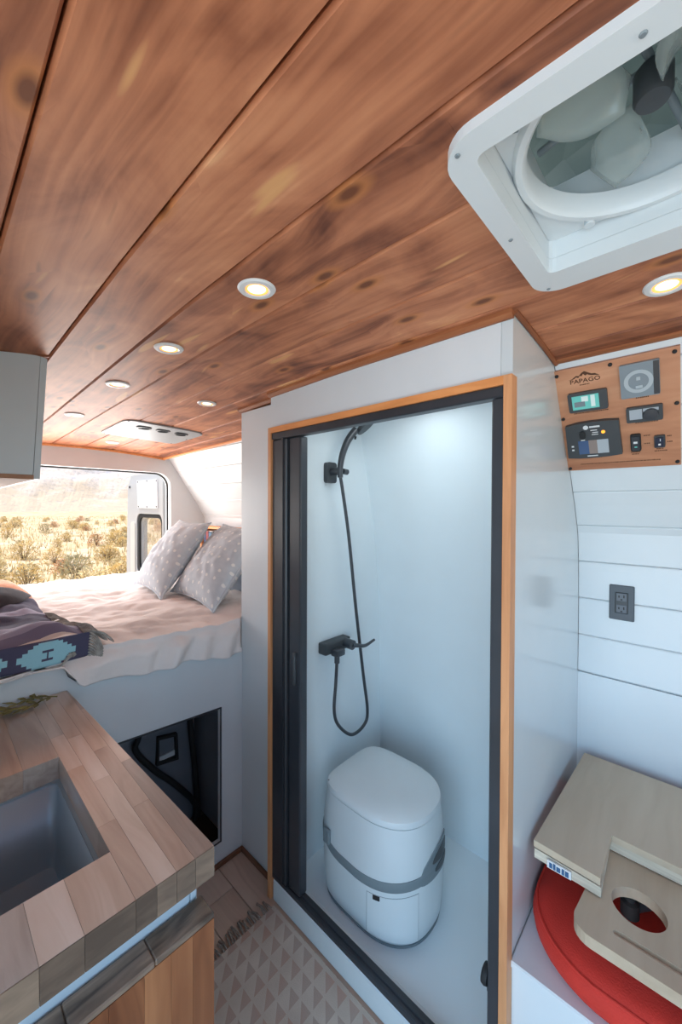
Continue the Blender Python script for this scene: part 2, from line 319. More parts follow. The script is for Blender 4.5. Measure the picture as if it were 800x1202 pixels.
BUSH3 = plain('rust_brush_leaf', (.66, .42, .24, 1), .9, var=.4, scale=3)
TWIG = plain('brush_twig', (.22, .15, .10, 1), .9)

# ------------------------------------------------------------------ mesh helpers
ROOT = {}
def tag(o, label, cat=None, group=None, kind=None):
    o['label'] = label
    if cat: o['category'] = cat
    if group: o['group'] = group
    if kind: o['kind'] = kind
    return o
def thing(name, label, cat, loc=(0, 0, 0), group=None, kind=None):
    o = bpy.data.objects.new(name, None); COL.objects.link(o); o.location = loc; o.empty_display_size = .05
    ROOT[o.name] = Vector(loc); tag(o, label, cat, group, kind); return o
class MB:
    def __init__(s): s.v = []; s.f = []; s.uv = None
    def add(s, vs, fs):
        n = len(s.v); s.v += [tuple(v) for v in vs]; s.f += [tuple(i + n for i in f) for f in fs]; return s
    def box(s, x0, x1, y0, y1, z0, z1, b=0.):
        x0, x1 = sorted((x0, x1)); y0, y1 = sorted((y0, y1)); z0, z1 = sorted((z0, z1))
        if b <= 0:
            vs = [(x, y, z) for x in (x0, x1) for y in (y0, y1) for z in (z0, z1)]
            return s.add(vs, [(0, 1, 3, 2), (4, 6, 7, 5), (0, 4, 5, 1), (2, 3, 7, 6), (0, 2, 6, 4), (1, 5, 7, 3)])
        bm = bmesh.new(); bmesh.ops.create_cube(bm, size=1)
        for v in bm.verts: v.co = ((x0 + x1) / 2 + v.co.x * (x1 - x0), (y0 + y1) / 2 + v.co.y * (y1 - y0), (z0 + z1) / 2 + v.co.z * (z1 - z0))
        bmesh.ops.bevel(bm, geom=bm.edges[:], offset=b, segments=2 if b > .004 else 1, profile=.5, affect='EDGES')
        bm.verts.index_update(); s.add([v.co.copy() for v in bm.verts], [[v.index for v in f.verts] for f in bm.faces]); bm.free(); return s
    def prism(s, outer, holes, fn, t0, t1):
        """outer/holes: 2-D loops; fn(a,b,t) -> xyz; extruded from t0 to t1"""
        loops = [outer] + list(holes); pts = [p for l in loops for p in l]; n = len(pts)
        tris = tessellate_polygon([[Vector((p[0], p[1], 0)) for p in l] for l in loops])
        vs = [fn(p[0], p[1], t0) for p in pts] + [fn(p[0], p[1], t1) for p in pts]
        fs = [tuple(t) for t in tris] + [tuple(i + n for i in reversed(t)) for t in tris]
        k = 0
        for l in loops:
            m_ = len(l)
            for i in range(m_):
                a, b = k + i, k + (i + 1) % m_; fs.append((a, b, b + n, a + n))
            k += m_
        return s.add(vs, fs)
    def tube(s, pts, r, seg=10, cap=True):
        pts = [Vector(p) for p in pts]; rr = r if isinstance(r, (list, tuple)) else [r] * len(pts); vs = []; fs = []; nrm = None
        for i, p in enumerate(pts):
            t = (pts[min(i + 1, len(pts) - 1)] - pts[max(i - 1, 0)]).normalized()
            if nrm is None: nrm = t.orthogonal().normalized()
            nrm = (nrm - t * nrm.dot(t)).normalized(); bn = t.cross(nrm)
            vs += [p + (nrm * cos(2 * pi * k / seg) + bn * sin(2 * pi * k / seg)) * rr[i] for k in range(seg)]
        for i in range(len(pts) - 1):
            for k in range(seg): fs.append((i * seg + k, i * seg + (k + 1) % seg, (i + 1) * seg + (k + 1) % seg, (i + 1) * seg + k))
        if cap: fs += [tuple(range(seg - 1, -1, -1)), tuple((len(pts) - 1) * seg + k for k in range(seg))]
        return s.add(vs, fs)
    def lathe(s, prof, c, axis=(0, 0, 1), seg=32, closed=False):
        ax = Vector(axis).normalized(); a = ax.orthogonal().normalized(); b = ax.cross(a); c = Vector(c); vs = []; fs = []
        for r, h in prof: vs += [c + ax * h + (a * cos(2 * pi * k / seg) + b * sin(2 * pi * k / seg)) * r for k in range(seg)]
        n = len(prof)
        for i in range(n - 1 if not closed else n):
            j = (i + 1) % n
            for k in range(seg): fs.append((i * seg + k, i * seg + (k + 1) % seg, j * seg + (k + 1) % seg, j * seg + k))
        if not closed: fs += [tuple(range(seg - 1, -1, -1)), tuple((n - 1) * seg + k for k in range(seg))]
        return s.add(vs, fs)
    def grid(s, nu, nv, fn, uvfn=None, thick=None):
        vs = [fn(i / nu, j / nv) for j in range(nv + 1) for i in range(nu + 1)]
        fs = [(j * (nu + 1) + i, j * (nu + 1) + i + 1, (j + 1) * (nu + 1) + i + 1, (j + 1) * (nu + 1) + i) for j in range(nv) for i in range(nu)]
        if uvfn: s.uv = (s.uv or []) + [uvfn(i / nu, j / nv) for j in range(nv + 1) for i in range(nu + 1)]
        return s.add(vs, fs)
def mk(name, mb, mat, parent=None, smooth=None, label=None, kind=None, solid=None, recalc=True):
    me = bpy.data.meshes.new(name); off = Vector((0, 0, 0))
    if parent is not None: off = ROOT[parent.name]
    me.from_pydata([Vector(v) - off for v in mb.v], [], mb.f)
    if mb.uv:
        ul = me.uv_layers.new(name='UVMap')
        for lp in me.loops: ul.data[lp.index].uv = mb.uv[lp.vertex_index]
    if recalc:
        bm = bmesh.new(); bm.from_mesh(me); bmesh.ops.recalc_face_normals(bm, faces=bm.faces[:]); bm.to_mesh(me); bm.free()
    me.materials.append(mat)
    o = bpy.data.objects.new(name, me); COL.objects.link(o)
    if smooth is not None:
        for p in me.polygons: p.use_smooth = True
        me.set_sharp_from_angle(angle=R(smooth))
    if solid:
        md = o.modifiers.new('thickness', 'SOLIDIFY'); md.thickness = solid; md.offset = -1
    if parent is not None: o.parent = parent; ROOT[o.name] = off
    else: ROOT[o.name] = Vector((0, 0, 0))
    if label: o['label'] = label
    if kind: o['kind'] = kind
    return o
def struct(name, mb, mat, label, smooth=None):
    o = mk(name, mb, mat, None, smooth); tag(o, label, None, None, 'structure'); return o
def rrect(x0, x1, y0, y1, r, n=6):
    out = []
    for cx, cy, a0 in ((x1 - r, y1 - r, 0), (x0 + r, y1 - r, 90), (x0 + r, y0 + r, 180), (x1 - r, y0 + r, 270)):
        for i in range(n + 1):
            a = R(a0 + 90 * i / n); out.append((cx + r * cos(a), cy + r * sin(a)))
    return out
def circ(cx, cy, r, n=32): return [(cx + r * cos(2 * pi * i / n), cy + r * sin(2 * pi * i / n)) for i in range(n)]
XY = lambda a, b, t: (a, b, t)
XZ = lambda a, b, t: (a, t, b)
YZ = lambda a, b, t: (t, a, b)
def spline(pts, n=8):
    P = [Vector(p) for p in pts]; P = [P[0] * 2 - P[1]] + P + [P[-1] * 2 - P[-2]]; out = []
    for i in range(1, len(P) - 2):
        for k in range(n):
            t = k / n; a, b, c, d = P[i - 1], P[i], P[i + 1], P[i + 2]
            out.append(.5 * ((2 * b) + (c - a) * t + (2 * a - 5 * b + 4 * c - d) * t * t + (3 * b - a - 3 * c + d) * t ** 3))
    out.append(P[-2]); return out
nz = lambda x, y, z=0.: noise.noise(Vector((x, y, z)))

# ------------------------------------------------------------------ shell dimensions
fz = lambda x, y: 1.90 - .1 * (x - .68) ** 2 - .025 * max(0, y - .8)   # crowned, slightly falling ceiling
YR = 2.90         # rear of the living space
YF = -1.15        # front end of floor and ceiling
PROF = [(1.545, 0.0), (1.545, .90), (1.546, 1.15), (1.54, 1.27), (1.522, 1.381), (1.47, 1.478), (1.396, 1.591), (1.30, 1.735), (1.205, 1.877)]
def prof_x(z):
    for (xa, za), (xb, zb) in zip(PROF, PROF[1:]):
        if za <= z <= zb: return xa + (xb - xa) * (z - za) / (zb - za)
    return PROF[-1][0]

# ---- ceiling: planks
FX0, FX1, FY0, FY1 = .446, .757, -.11, .20      # roof fan opening
cb = MB()
for (x0, x1, y0, y1) in ((-.22, FX0 - .01, YF, YR), (FX1 + .01, 1.22, YF, YR), (FX0 - .01, FX1 + .01, YF, FY0 - .01), (FX0 - .01, FX1 + .01, FY1 + .01, YR)):
    ny = 12
    cb.grid(6, ny, lambda u, v: (x0 + (x1 - x0) * u, y0 + (y1 - y0) * v, fz(x0 + (x1 - x0) * u, y0 + (y1 - y0) * v) + .016))
    cb.grid(6, ny, lambda u, v: (x0 + (x1 - x0) * u, y0 + (y1 - y0) * v, fz(x0 + (x1 - x0) * u, y0 + (y1 - y0) * v) + .03))
ceil = struct('ceiling', cb, plain('ceiling_groove_wood', srgb(92, 50, 30), .8), 'stained pine plank ceiling with knots')
seams = [-.22, -.072, .08, .232, .38, .53, .695, .85, 1.0, 1.12, 1.215]
def plank_part(mb, x0, x1, y0, y1, c0, c1):
    ny = max(1, int((y1 - y0) / .3)); vs = []; fs = []
    g = .0035
    for j in range(ny + 1):
        y = y0 + (y1 - y0) * j / ny
        sec = [(x0, .016), (x0, g + .002) if c0 else (x0, .001), (x0 + g, 0) if c0 else (x0 + .0005, 0), (x1 - g, 0) if c1 else (x1 - .0005, 0), (x1, g + .002) if c1 else (x1, .001), (x1, .016)]
        vs += [(x, y, fz(x, y) + h) for x, h in sec]
    for j in range(ny):
        for k in range(6): fs.append((j * 6 + k, j * 6 + (k + 1) % 6, (j + 1) * 6 + (k + 1) % 6, (j + 1) * 6 + k))
    fs += [tuple(range(6)), tuple(ny * 6 + k for k in range(5, -1, -1))]
    mb.add(vs, fs)
for x0, x1 in zip(seams, seams[1:]):
    mb = MB(); a, b = x0 + .0012, x1 - .0012
    hx0, hx1 = max(a, FX0 - .008), min(b, FX1 + .008)
    if hx1 > hx0:
        plank_part(mb, a, b, YF, FY0 - .008, 1, 1); plank_part(mb, a, b, FY1 + .008, YR, 1, 1)
        if hx0 > a: plank_part(mb, a, hx0, FY0 - .008, FY1 + .008, 1, 0)
        if hx1 < b: plank_part(mb, hx1, b, FY0 - .008, FY1 + .008, 0, 1)
    else: plank_part(mb, a, b, YF, YR, 1, 1)
    mk('plank', mb, CEILW, ceil)

rf = MB()
for (x0, x1, y0, y1) in ((-.30, FX0 - .012, YF - .05, YR + .1), (FX1 + .012, 1.62, YF - .05, YR + .1), (FX0 - .012, FX1 + .012, YF - .05, FY0 - .012), (FX0 - .012, FX1 + .012, FY1 + .012, YR + .1)): rf.box(x0, x1, y0, y1, 1.935, 1.955)
struct('roof', rf, VANW, 'white van roof skin above the ceiling')
struct('wall_van_side', MB().box(1.60, 1.62, -.7, YR + .1, -.1, 1.9345), VANW, 'white outer side of the van body')
CABG = plain('cab_grey_plastic', (.16, .17, .18, 1), .7)
struct('wall_front', MB().box(-.30, 1.6, YF - .12, YF - .02, -.1, .98, .02), CABG, 'grey dashboard side of the driving cab')
struct('wall_right_cab', MB().box(1.50, 1.58, YF - .02, -.63, -.1, .98, .01), CABG, 'grey cab door below its window')
struct('wall_left_front', MB().box(-.30, -.22, YF - .02, -.72, -.1, .98, .01), CABG, 'grey cab door beside the sliding door opening')
# ---- floor: vinyl planks
fl = struct('floor', MB().box(-.22, 1.55, YF, YR, -.06, -.006), plain('subfloor', (.1, .08, .07, 1), .9), 'wood look vinyl plank floor')
fx = .30; i = 0
while fx < .92:
    y = YF + (i % 3) * .35
    ys = [YF] + [YF + .25 + (i % 3) * .37 + k * 1.1 for k in range(3)] + [1.42]
    for y0, y1 in zip(ys, ys[1:]):
        if y1 > y0: mk('floor_plank', MB().box(fx + .001, min(fx + .124, .915), y0 + .001, y1 - .001, -.006, 0, .0015), FLOORW, fl)
    fx += .125; i += 1

# ---- right wall
def wall_panel(y0, y1, z0, z1, t=.012):
    pts = [(x, z) for x, z in PROF if z0 < z < z1]; pts = [(prof_x(z0), z0)] + pts + [(prof_x(z1), z1)]
    return pts
def offs(pts, d):
    out = []
    for i, p in enumerate(pts):
        a = Vector(pts[max(i - 1, 0)]); b = Vector(pts[min(i + 1, len(pts) - 1)]); t = (b - a).normalized(); out.append((p[0] + t.y * d, p[1] - t.x * d))
    return out
def sweep(mb, pts, y0, y1, d0, d1):
    a = offs(pts, d0); b = offs(pts, d1); loop = a + b[::-1]
    mb.prism(loop, [], lambda p, q, t: (p, t, q), y0, y1)
def shiplap_wall(name, y0, y1, label, ztop, mat=WHITE):
    full = [(x, z) for x, z in PROF]; root_mb = MB(); sweep(root_mb, full, y0, y1, .011, .05)
    wl = struct(name, root_mb, mat, label)
    # smooth lower panel and then boards along the curve of the wall
    mbp = MB(); sweep(mbp, [(1.545, 0), (1.545, .45), (1.545, .897)], y0, y1, 0, .0105); mk('lower_panel', mbp, mat, wl)
    # arc-length table above z=.9
    arc = [(1.545, .90)] + [p for p in PROF if p[1] > .9]
    S = [0]
    for a, b in zip(arc, arc[1:]): S.append(S[-1] + math.dist(a, b))
    def at(s):
        s = min(max(s, 0), S[-1] - 1e-6)
        for k in range(len(S) - 1):
            if S[k] <= s <= S[k + 1]:
                t = (s - S[k]) / (S[k + 1] - S[k]); return (arc[k][0] + (arc[k + 1][0] - arc[k][0]) * t, arc[k][1] + (arc[k + 1][1] - arc[k][1]) * t)
    s = 0; pitch = .1275
    while s < S[-1] - .02:
        e = min(s + pitch, S[-1]); n = 5
        inner = [at(s + .0006 + (e - s - .0012) * k / n) for k in range(n + 1)]
        a = offs(inner, 0); a[0] = offs(inner, .003)[0]; a[-1] = offs(inner, .003)[-1]
        c0 = at(s + .004); c1 = at(e - .004); a = [a[0], c0] + a[1:-1] + [c1, a[-1]]
        b = offs(inner, .0105); mb = MB(); mb.prism(a + b[::-1], [], lambda p, q, t: (p, t, q), y0 + .001, y1 - .001)
        mk('shiplap_board', mb, mat, wl); s = e
    return wl
shiplap_wall('wall_right', -.62, .303, 'white shiplap side wall beside the shower, under the control panel', 1.88)
shiplap_wall('wall_right_rear', 1.18, YR, 'white shiplap side wall behind the pillows', 1.84)

# ---- rear wall with the open doorway
op = rrect(-.05, 1.255, .30, 1.715, .10, 8)
outer = [(-.2, -.06), (1.56, -.06)] + [(x, z) for x, z in PROF if z > .5] + [(1.0, 1.835), (.68, 1.85), (.2, 1.83), (-.2, 1.78)]
struct('wall_rear', MB().prism(outer, [op], XZ, YR + .001, YR + .09), WHITE, 'white surround of the open rear doorway')
gk = MB(); ring = [(x, YR + .05, z) for x, z in rrect(-.047, 1.252, .303, 1.712, .098, 8)]; gk.tube(ring + ring[:1], .008, 6, False)
g_ = mk('trim_5', gk, RUBBER, None, 60); tag(g_, 'dark rubber seal around the open rear doorway', None, None, 'structure')

# ---- left wall behind galley and bunk (the sliding door in front of it stands open)
struct('wall_left', MB().box(-.25, -.2, .50, YR, -.06, 1.84), WHITE, 'white left wall behind the galley')

# ---- ceiling trims
def strip(name, a, b, mat, label, s=.016, h=None):
    h = abs(s) if h is None else h
    a, b = Vector(a), Vector(b); t = (b - a).normalized(); side = Vector((-t.y, t.x, 0)).normalized(); mb = MB(); n = 8; vs = []; fs = []
    for k in range(n + 1):
        p = a.lerp(b, k / n); p.z = fz(p.x, p.y)
        vs += [p + Vector((0, 0, .004)), p + side * s + Vector((0, 0, .004)), p + side * s + Vector((0, 0, -h * .5)), p + side * s * .5 + Vector((0, 0, -h)), p + Vector((0, 0, -h))]
    for k in range(n):
        for q in range(5): fs.append((k * 5 + q, k * 5 + (q + 1) % 5, (k + 1) * 5 + (q + 1) % 5, (k + 1) * 5 + q))
    fs += [(0, 1, 2, 3, 4), tuple(n * 5 + q for q in (4, 3, 2, 1, 0))]
    o = mk(name, mb.add(vs, fs), mat); tag(o, label, None, None, 'structure')
strip('trim_1', (.879, .30, 0), (.879, 1.175, 0), TRIMW, 'brown wood ceiling trim above the shower header')
strip('trim_2', (1.205, .301, 0), (.879, .301, 0), TRIMX, 'brown wood ceiling trim above the glossy partition') if False else strip('trim_2', (.879, .301, 0), (1.21, .301, 0), TRIMX, 'brown wood ceiling trim above the glossy partition', -.009, .008)
strip('trim_3', (1.205, -.6, 0), (1.205, .30, 0), TRIMW, 'brown wood ceiling trim above the control panel', .018, .006)
strip('trim_4', (.916, 1.176, 0), (.916, 1.43, 0), TRIMW, 'brown wood ceiling trim above the narrow white column')
strip('trim_6', (1.205, 1.43, 0), (1.205, YR, 0), FRAMEY, 'honey wood ceiling trim above the bed side wall', .012)
strip('trim_7', (-.2, YR - .001, 0), (1.21, YR - .001, 0), FRAMEY, 'honey wood ceiling trim along the rear doorway wall', -.012)

# ------------------------------------------------------------------ shower enclosure
part = [(.881, 0.0)] + [(x - .001, z) for x, z in PROF] + [(1.0, 1.888), (.881, 1.892)]
struct('wall_partition', MB().prism(part, [], XZ, .303, .328), GLOSS, 'glossy white partition at the side of the shower')
struct('wall_shower_header', MB().box(.88, .905, .3285, 1.172, 1.757, 1.893), WHITE, 'white header above the shower door')
struct('wall_column', MB().box(.917, 1.5, 1.145, 1.425, 0, 1.862), WHITE, 'narrow white column between the shower and the bed')
LP = [(1.515, .03), (1.512, .353), (1.489, 1.0), (1.47, 1.25), (1.40, 1.62), (1.349, 1.80), (1.315, 1.872)]
lb = MB(); sweep(lb, LP, .329, 1.144, 0, .008); struct('wall_shower_side', lb, LINER, 'smooth white shower side liner following the van wall', 40)
struct('wall_shower_rear', MB().box(.905, 1.51, 1.130, 1.1445, .03, 1.868), LINER, 'smooth white shower wall that holds the taps')
struct('wall_shower_front', MB().box(.905, 1.51, .3285, .340, .03, 1.868), LINER, 'inner side of the shower partition')
struct('ceiling_shower', MB().box(.906, 1.52, .341, 1.1295, 1.848, 1.856), LINER, 'white shower ceiling behind the header')
sl = thing('shower_fill_light', 'added round fill light in the shower ceiling, hidden behind the header', 'light', (1.12, .74, 1.848))  # added unseen lamp that brightens the shower from behind the header
mk('trim_ring', MB().lathe([(.15, .000), (.165, .000), (.166, .002), (.163, .0052), (.154, .0058), (.15, .004)], (1.12, .74, 1.848), (0, 0, -1), 32, True), PUCKT, sl, 30)
mk('lens', MB().lathe([(.0005, .0005), (.1498, .0006), (.149, .003), (.0005, .0042)], (1.12, .74, 1.848), (0, 0, -1), 32), PUCKL, sl, 50)
ld = bpy.data.lights.new('shower_fill_lamp', 'AREA'); ld.shape = 'DISK'; ld.size = .30; ld.energy = .95; ld.color = (.78, .92, 1.0)
lo_ = bpy.data.objects.new('shower_fill_lamp', ld); COL.objects.link(lo_); lo_.parent = sl; lo_.location = (0, 0, -.012)
pan = MB().box(.90, 1.52, .329, 1.1445, .0, .055, .004)
struct('floor_shower_pan', pan, LINER, 'white shower pan under the portable toilet')
struct('trim_8', MB().box(.874, .935, .3285, 1.15, 0.001, .078, .004), PLAST, 'white raised curb under the shower door track')

# oak edge band around the door opening
fr = struct('trim_9', MB().box(.868, .90, 1.158, 1.174, 0, 1.757), FRAMEW, 'honey oak edge band framing the shower door')
mk('edge_band', MB().box(.868, .90, .300, .318, 0, 1.757), FRAMEW, fr)
mk('edge_band', MB().box(.868, .90, .3181, 1.1579, 1.737, 1.757), FRAMEY, fr)

dr = thing('shower_door', 'black framed sliding shower door pushed open to the left', 'shower door', (.88, .74, .078))
mk('top_track', MB().box(.872, .905, .318, 1.158, 1.712, 1.737, .003), BLACK, dr)
mk('bottom_track', MB().box(.876, .912, .318, 1.158, .078, .098, .003).box(.89, .896, .318, 1.06, .098, .104), BLACK, dr)
mk('jamb', MB().box(.874, .908, 1.075, 1.156, .098, 1.711, .004).box(.870, .876, 1.09, 1.10, .098, 1.711), BLACK, dr)
mk('jamb', MB().box(.874, .908, .318, .346, .098, 1.711, .003), BLACK, dr)
bar = mk('door_bar', MB().box(.880, .915, 1.005, 1.066, .10, 1.711, .006), BLACKS, dr)
hp = spline([(.876, 1.03, .955), (.868, 1.022, .94), (.866, 1.02, .90), (.868, 1.022, .86), (.876, 1.03, .845)], 5)
mk('handle', MB().tube(hp, .006, 8), DGREY, bar, 50)
mk('latch', MB().lathe([(0.0005, 0), (.020, .001), (.022, .008), (.02, .014), (.0005, .015)], (.895, .348, .365), (0, 1, .0), 20).box(.885, .905, .34, .352, .33, .40, .004), RUBBER, dr, 40)

# hand shower set
hb = thing('hand_shower', 'black hand shower with long looping hose on the shower wall', 'hand shower', (1.155, 1.10, 1.60))
mk('wall_bracket', MB().prism(rrect(1.115, 1.172, 1.565, 1.650, .012, 4), [], XZ, 1.110, 1.130), DGREY, hb)
mk('holder', MB().tube([(1.145, 1.115, 1.612), (1.145, 1.065, 1.612)], .016, 14).tube([(1.16, 1.065, 1.612), (1.186, 1.065, 1.61)], .012, 12), BLACKS, hb, 50)
hd = spline([(1.142, 1.062, 1.585), (1.142, 1.062, 1.63), (1.150, 1.055, 1.685), (1.170, 1.045, 1.738), (1.200, 1.03, 1.783)], 6)
mk('handle', MB().tube(hd, [.011 + .004 * min(1, i / 20) for i in range(len(hd))], 14), BLACKS, hb, 50)
mk('spray_button', MB().lathe([(.0005, 0), (.007, .001), (.007, .007), (.0005, .008)], (1.188, 1.027, 1.748), (.5, -.8, -.3), 12), RUBBER, hb, 50)
mk('spray_head', MB().lathe([(.0005, -.012), (.02, -.014), (.042, -.004), (.046, .006), (.044, .012), (.0005, .013)], (1.236, 1.012, 1.803), (.35, -.55, -.75), 28), DGREY, hb, 40)
hz = spline([(1.140, 1.075, .838), (1.139, 1.08, .752), (1.130, 1.08, .633), (1.160, 1.08, .560), (1.241, 1.08, .490), (1.325, 1.08, .500), (1.345, 1.08, .560), (1.308, 1.075, .734), (1.249, 1.07, 1.047), (1.204, 1.07, 1.342), (1.160, 1.065, 1.53), (1.142, 1.062, 1.59)], 9)
mk('hose', MB().tube(hz, .0068, 10), BLACKS, hb, 60)
mx = thing('shower_mixer', 'black shower mixer tap with flat lever handle', 'tap', (1.16, 1.10, .86))
mk('body', MB().box(1.085, 1.235, 1.085, 1.13, .868, .915, .006), DGREY, mx)
mk('outlet', MB().box(1.115, 1.165, 1.05, 1.088, .862, .89, .006).tube([(1.14, 1.075, .865), (1.14, 1.075, .83)], .011, 14), BLACKS, mx, 40)
mk('valve', MB().tube([(1.205, 1.09, .895), (1.205, 1.045, .893)], .02, 18), BLACKS, mx, 40)
lv = spline([(1.205, 1.05, .893), (1.235, 1.045, .884), (1.28, 1.04, .874), (1.335, 1.035, .886)], 6)
mk('lever', MB().tube(lv, [.010 - .0045 * (i / (len(lv) - 1)) for i in range(len(lv))], 12), BLACKS, mx, 50)

# ------------------------------------------------------------------ portable toilet
TC = (1.143, .825); TA = .172
def tout(t, s=1., grow=0.):
    c, q = cos(t), sin(t); n = 5. if q > 0 else 2.35; b = .205 if q > 0 else .20
    x = abs(c) ** (2 / n) * (1 if c > 0 else -1) * TA * s + (grow * c); y = abs(q) ** (2 / n) * (1 if q > 0 else -1) * b * s + grow * q
    if q > 0: x *= 1 - .04 * abs(q)
    return TC[0] + x, TC[1] + y, q
def zb(q): return .262 + .045 * max(0, q) ** 1.5 + .012 * max(0, -q) ** 2 - .018 * (1 - abs(q))
TN = 72
def loft(levels):
    """levels: list of (scale, zfunction(q), grow)"""
    mb = MB(); vs = []; fs = []
    for s, zf, gr in levels:
        for k in range(TN):
            x, y, q = tout(2 * pi * k / TN, s, gr); vs.append((x, y, zf(q)))
    for i in range(len(levels) - 1):
        for k in range(TN): fs.append((i * TN + k, i * TN + (k + 1) % TN, (i + 1) * TN + (k + 1) % TN, (i + 1) * TN + k))
    fs += [tuple(range(TN - 1, -1, -1)), tuple((len(levels) - 1) * TN + k for k in range(TN))]
    return mb.add(vs, fs)
const = lambda z: (lambda q: z)
bl = lambda a: (lambda q: .064 + (zb(q) - .016 - .064) * a)
ul = lambda a: (lambda q: (zb(q) + .016) + (.436 - zb(q) - .016) * a)
tl = thing('portable_toilet', 'white portable toilet with grey middle band in the shower', 'toilet', (TC[0], TC[1], .055))
lt = mk('waste_tank', loft([(.93, bl(0), 0), (.96, bl(.06), 0), (.985, bl(.3), 0), (1.0, bl(.7), 0), (1.0, bl(1), 0)]), PLAST, tl, 45)
mk('foot_gasket', loft([(.90, const(.055), 0), (.945, const(.056), 0), (.95, const(.064), 0), (.9, const(.0645), 0)]), GREYP, tl, 45)
mk('band', loft([(.95, lambda q: zb(q) - .016, 0), (1.01, lambda q: zb(q) - .0155, 0), (1.02, lambda q: zb(q) - .006, 0), (1.02, lambda q: zb(q) + .006, 0), (1.01, lambda q: zb(q) + .0155, 0), (.95, lambda q: zb(q) + .016, 0)]), GREYP, tl, 45)
mk('flush_tank', loft([(1.0, ul(0), 0), (1.0, ul(.25), 0), (.97, ul(.7), 0), (.945, ul(1), 0)]), PLAST, tl, 45)
lid = mk('lid', loft([(.93, const(.437), 0), (.955, const(.440), 0), (.957, const(.448), 0), (.94, const(.458), 0), (.88, const(.465), 0), (.6, const(.471), 0), (.2, const(.473), 0)]), PLAST, tl, 40)
def patch(t0, t1, z0f, z1f, grow, n=18, m_=6, depth=.004):
    mb = MB()
    for g0, rev in ((grow, 0), (grow - depth, 1)):
        def fn(u, v):
            x, y, q = tout(t0 + (t1 - t0) * u, 1.0, g0); a, b = z0f(u, q), z1f(u, q); return (x, y, a + (b - a) * v)
        mb.grid(n, m_, fn)
    w_ = n + 1; N0 = w_ * (m_ + 1)
    edge = [i for i in range(n)] ; fs = []
    loop = [i for i in range(w_)] + [j * w_ + n for j in range(1, m_ + 1)] + [m_ * w_ + i for i in range(n - 1, -1, -1)] + [j * w_ for j in range(m_ - 1, 0, -1)]
    for a, b in zip(loop, loop[1:] + loop[:1]): mb.f.append((a, b, b + N0, a + N0))
    return mb
hump = lambda u: max(0, sin(pi * u)) ** .6
fh = mk('front_handle', patch(R(-112), R(-42), lambda u, q: zb(q) - .014 - .012 * hump(u), lambda u, q: zb(q) + .012 + .062 * hump(u), .0035), GREYP, tl, 40)
mk('grip_recess', patch(R(-96), R(-58), lambda u, q: zb(q) + .030 - .012 * hump(u), lambda u, q: zb(q) + .032 + .028 * hump(u), .0050, depth=.002), DGREY, fh, 40)
mk('grip_lever', patch(R(-92), R(-64), lambda u, q: zb(q) - .004 - .010 * hump(u), lambda u, q: zb(q) + .004 + .008 * hump(u), .0055, depth=.002), DGREY, fh, 40)
mk('side_clip', MB().box(.962, .976, .945, .975, .268, .318, .005), GREYP, tl)
mk('hatch_seam', patch(R(189.5), R(245.5), lambda u, q: .084, lambda u, q: zb(q) - .0331, .0006, depth=.002), GREYP, lt, 40)
ht = mk('service_hatch', patch(R(190), R(245), lambda u, q: .085, lambda u, q: zb(q) - .034, .0015, depth=.002), PLAST, lt, 40)
mk('hatch_latch', patch(R(196), R(203), lambda u, q: zb(q) - .048, lambda u, q: zb(q) - .034, .0030, depth=.002), RUBBER, lt, 40)
mk('lid_print', MB().box(1.005, 1.05, .985, .991, .4585, .4605), DGREY, lid); mk('lid_notch', MB().box(1.09, 1.112, .93, .938, .4688, .4702), GREYP, lid)
mk('side_print', patch(R(-8), R(6), lambda u, q: .335, lambda u, q: .347, -.002, depth=.002), GREYP, tl)

# ------------------------------------------------------------------ control panel on the side wall
PA = Vector((1.21, 0, 1.869)); PU = (Vector((1.396, 0, 1.591)) - PA).normalized(); PN = Vector((-PU.z, 0, PU.x)) * -1
if PN.x > 0: PN = -PN
def pp(y, v, h=0.): p = PA + PU * v + PN * h; return (p.x, y, p.z)
PF = lambda a, b, t: pp(a, b, t)
cp = thing('control_panel', 'cherry wood control panel with screens and switches on the side wall', 'control panel', pp(.17, .18, .0))
def pmk(name, y0, y1, v0, v1, h0, h1, mat, par, r=.0):
    lp = rrect(y0, y1, v0, v1, r, 4) if r else [(y0, v0), (y1, v0), (y1, v1), (y0, v1)]
    return mk(name, MB().prism(lp, [], PF, h0, h1), mat, par)
pmk('board', .036, .303, .017, .336, .0005, .012, PANELW, cp)
for y, v in ((.298, .031), (.173, .028), (.046, .028), (.043, .158), (.297, .161), (.297, .328), (.043, .325)):
    mk('bolt', MB().lathe([(.0005, .012), (.0048, .0121), (.0048, .015), (.003, .017), (.0005, .0172)], pp(y, v), PN, 12), RUBBER, cp, 40)
d = pmk('battery_monitor', .184, .277, .086, .143, .012, .022, DGREY, cp, .005)
pmk('screen', .203, .267, .095, .135, .022, .0225, SCREEN, d); pmk('screen_field', .212, .222, .097, .130, .0225, .0229, SCRLT, d)
pmk('screen_field', .228, .244, .098, .113, .0225, .0229, SCRLT, d); pmk('screen_field', .236, .262, .112, .127, .0225, .0229, GREYP, d)
d = pmk('heater_controller', .074, .154, .035, .124, .012, .022, DIAL, cp, .003)
mk('dial_ring', MB().prism(circ(.116, .082, .030, 40), [circ(.116, .082, .021, 40)], PF, .022, .0232), DIALR, d)
pmk('dark_edge', .0745, .086, .037, .122, .022, .0226, BLACKS, d); pmk('icon', .112, .120, .070, .079, .022, .0235, DIALR, d); pmk('icon', .108, .122, .093, .100, .022, .0235, DIALR, d)
d = pmk('fan_controller', .070, .146, .152, .195, .012, .021, DGREY, cp, .004)
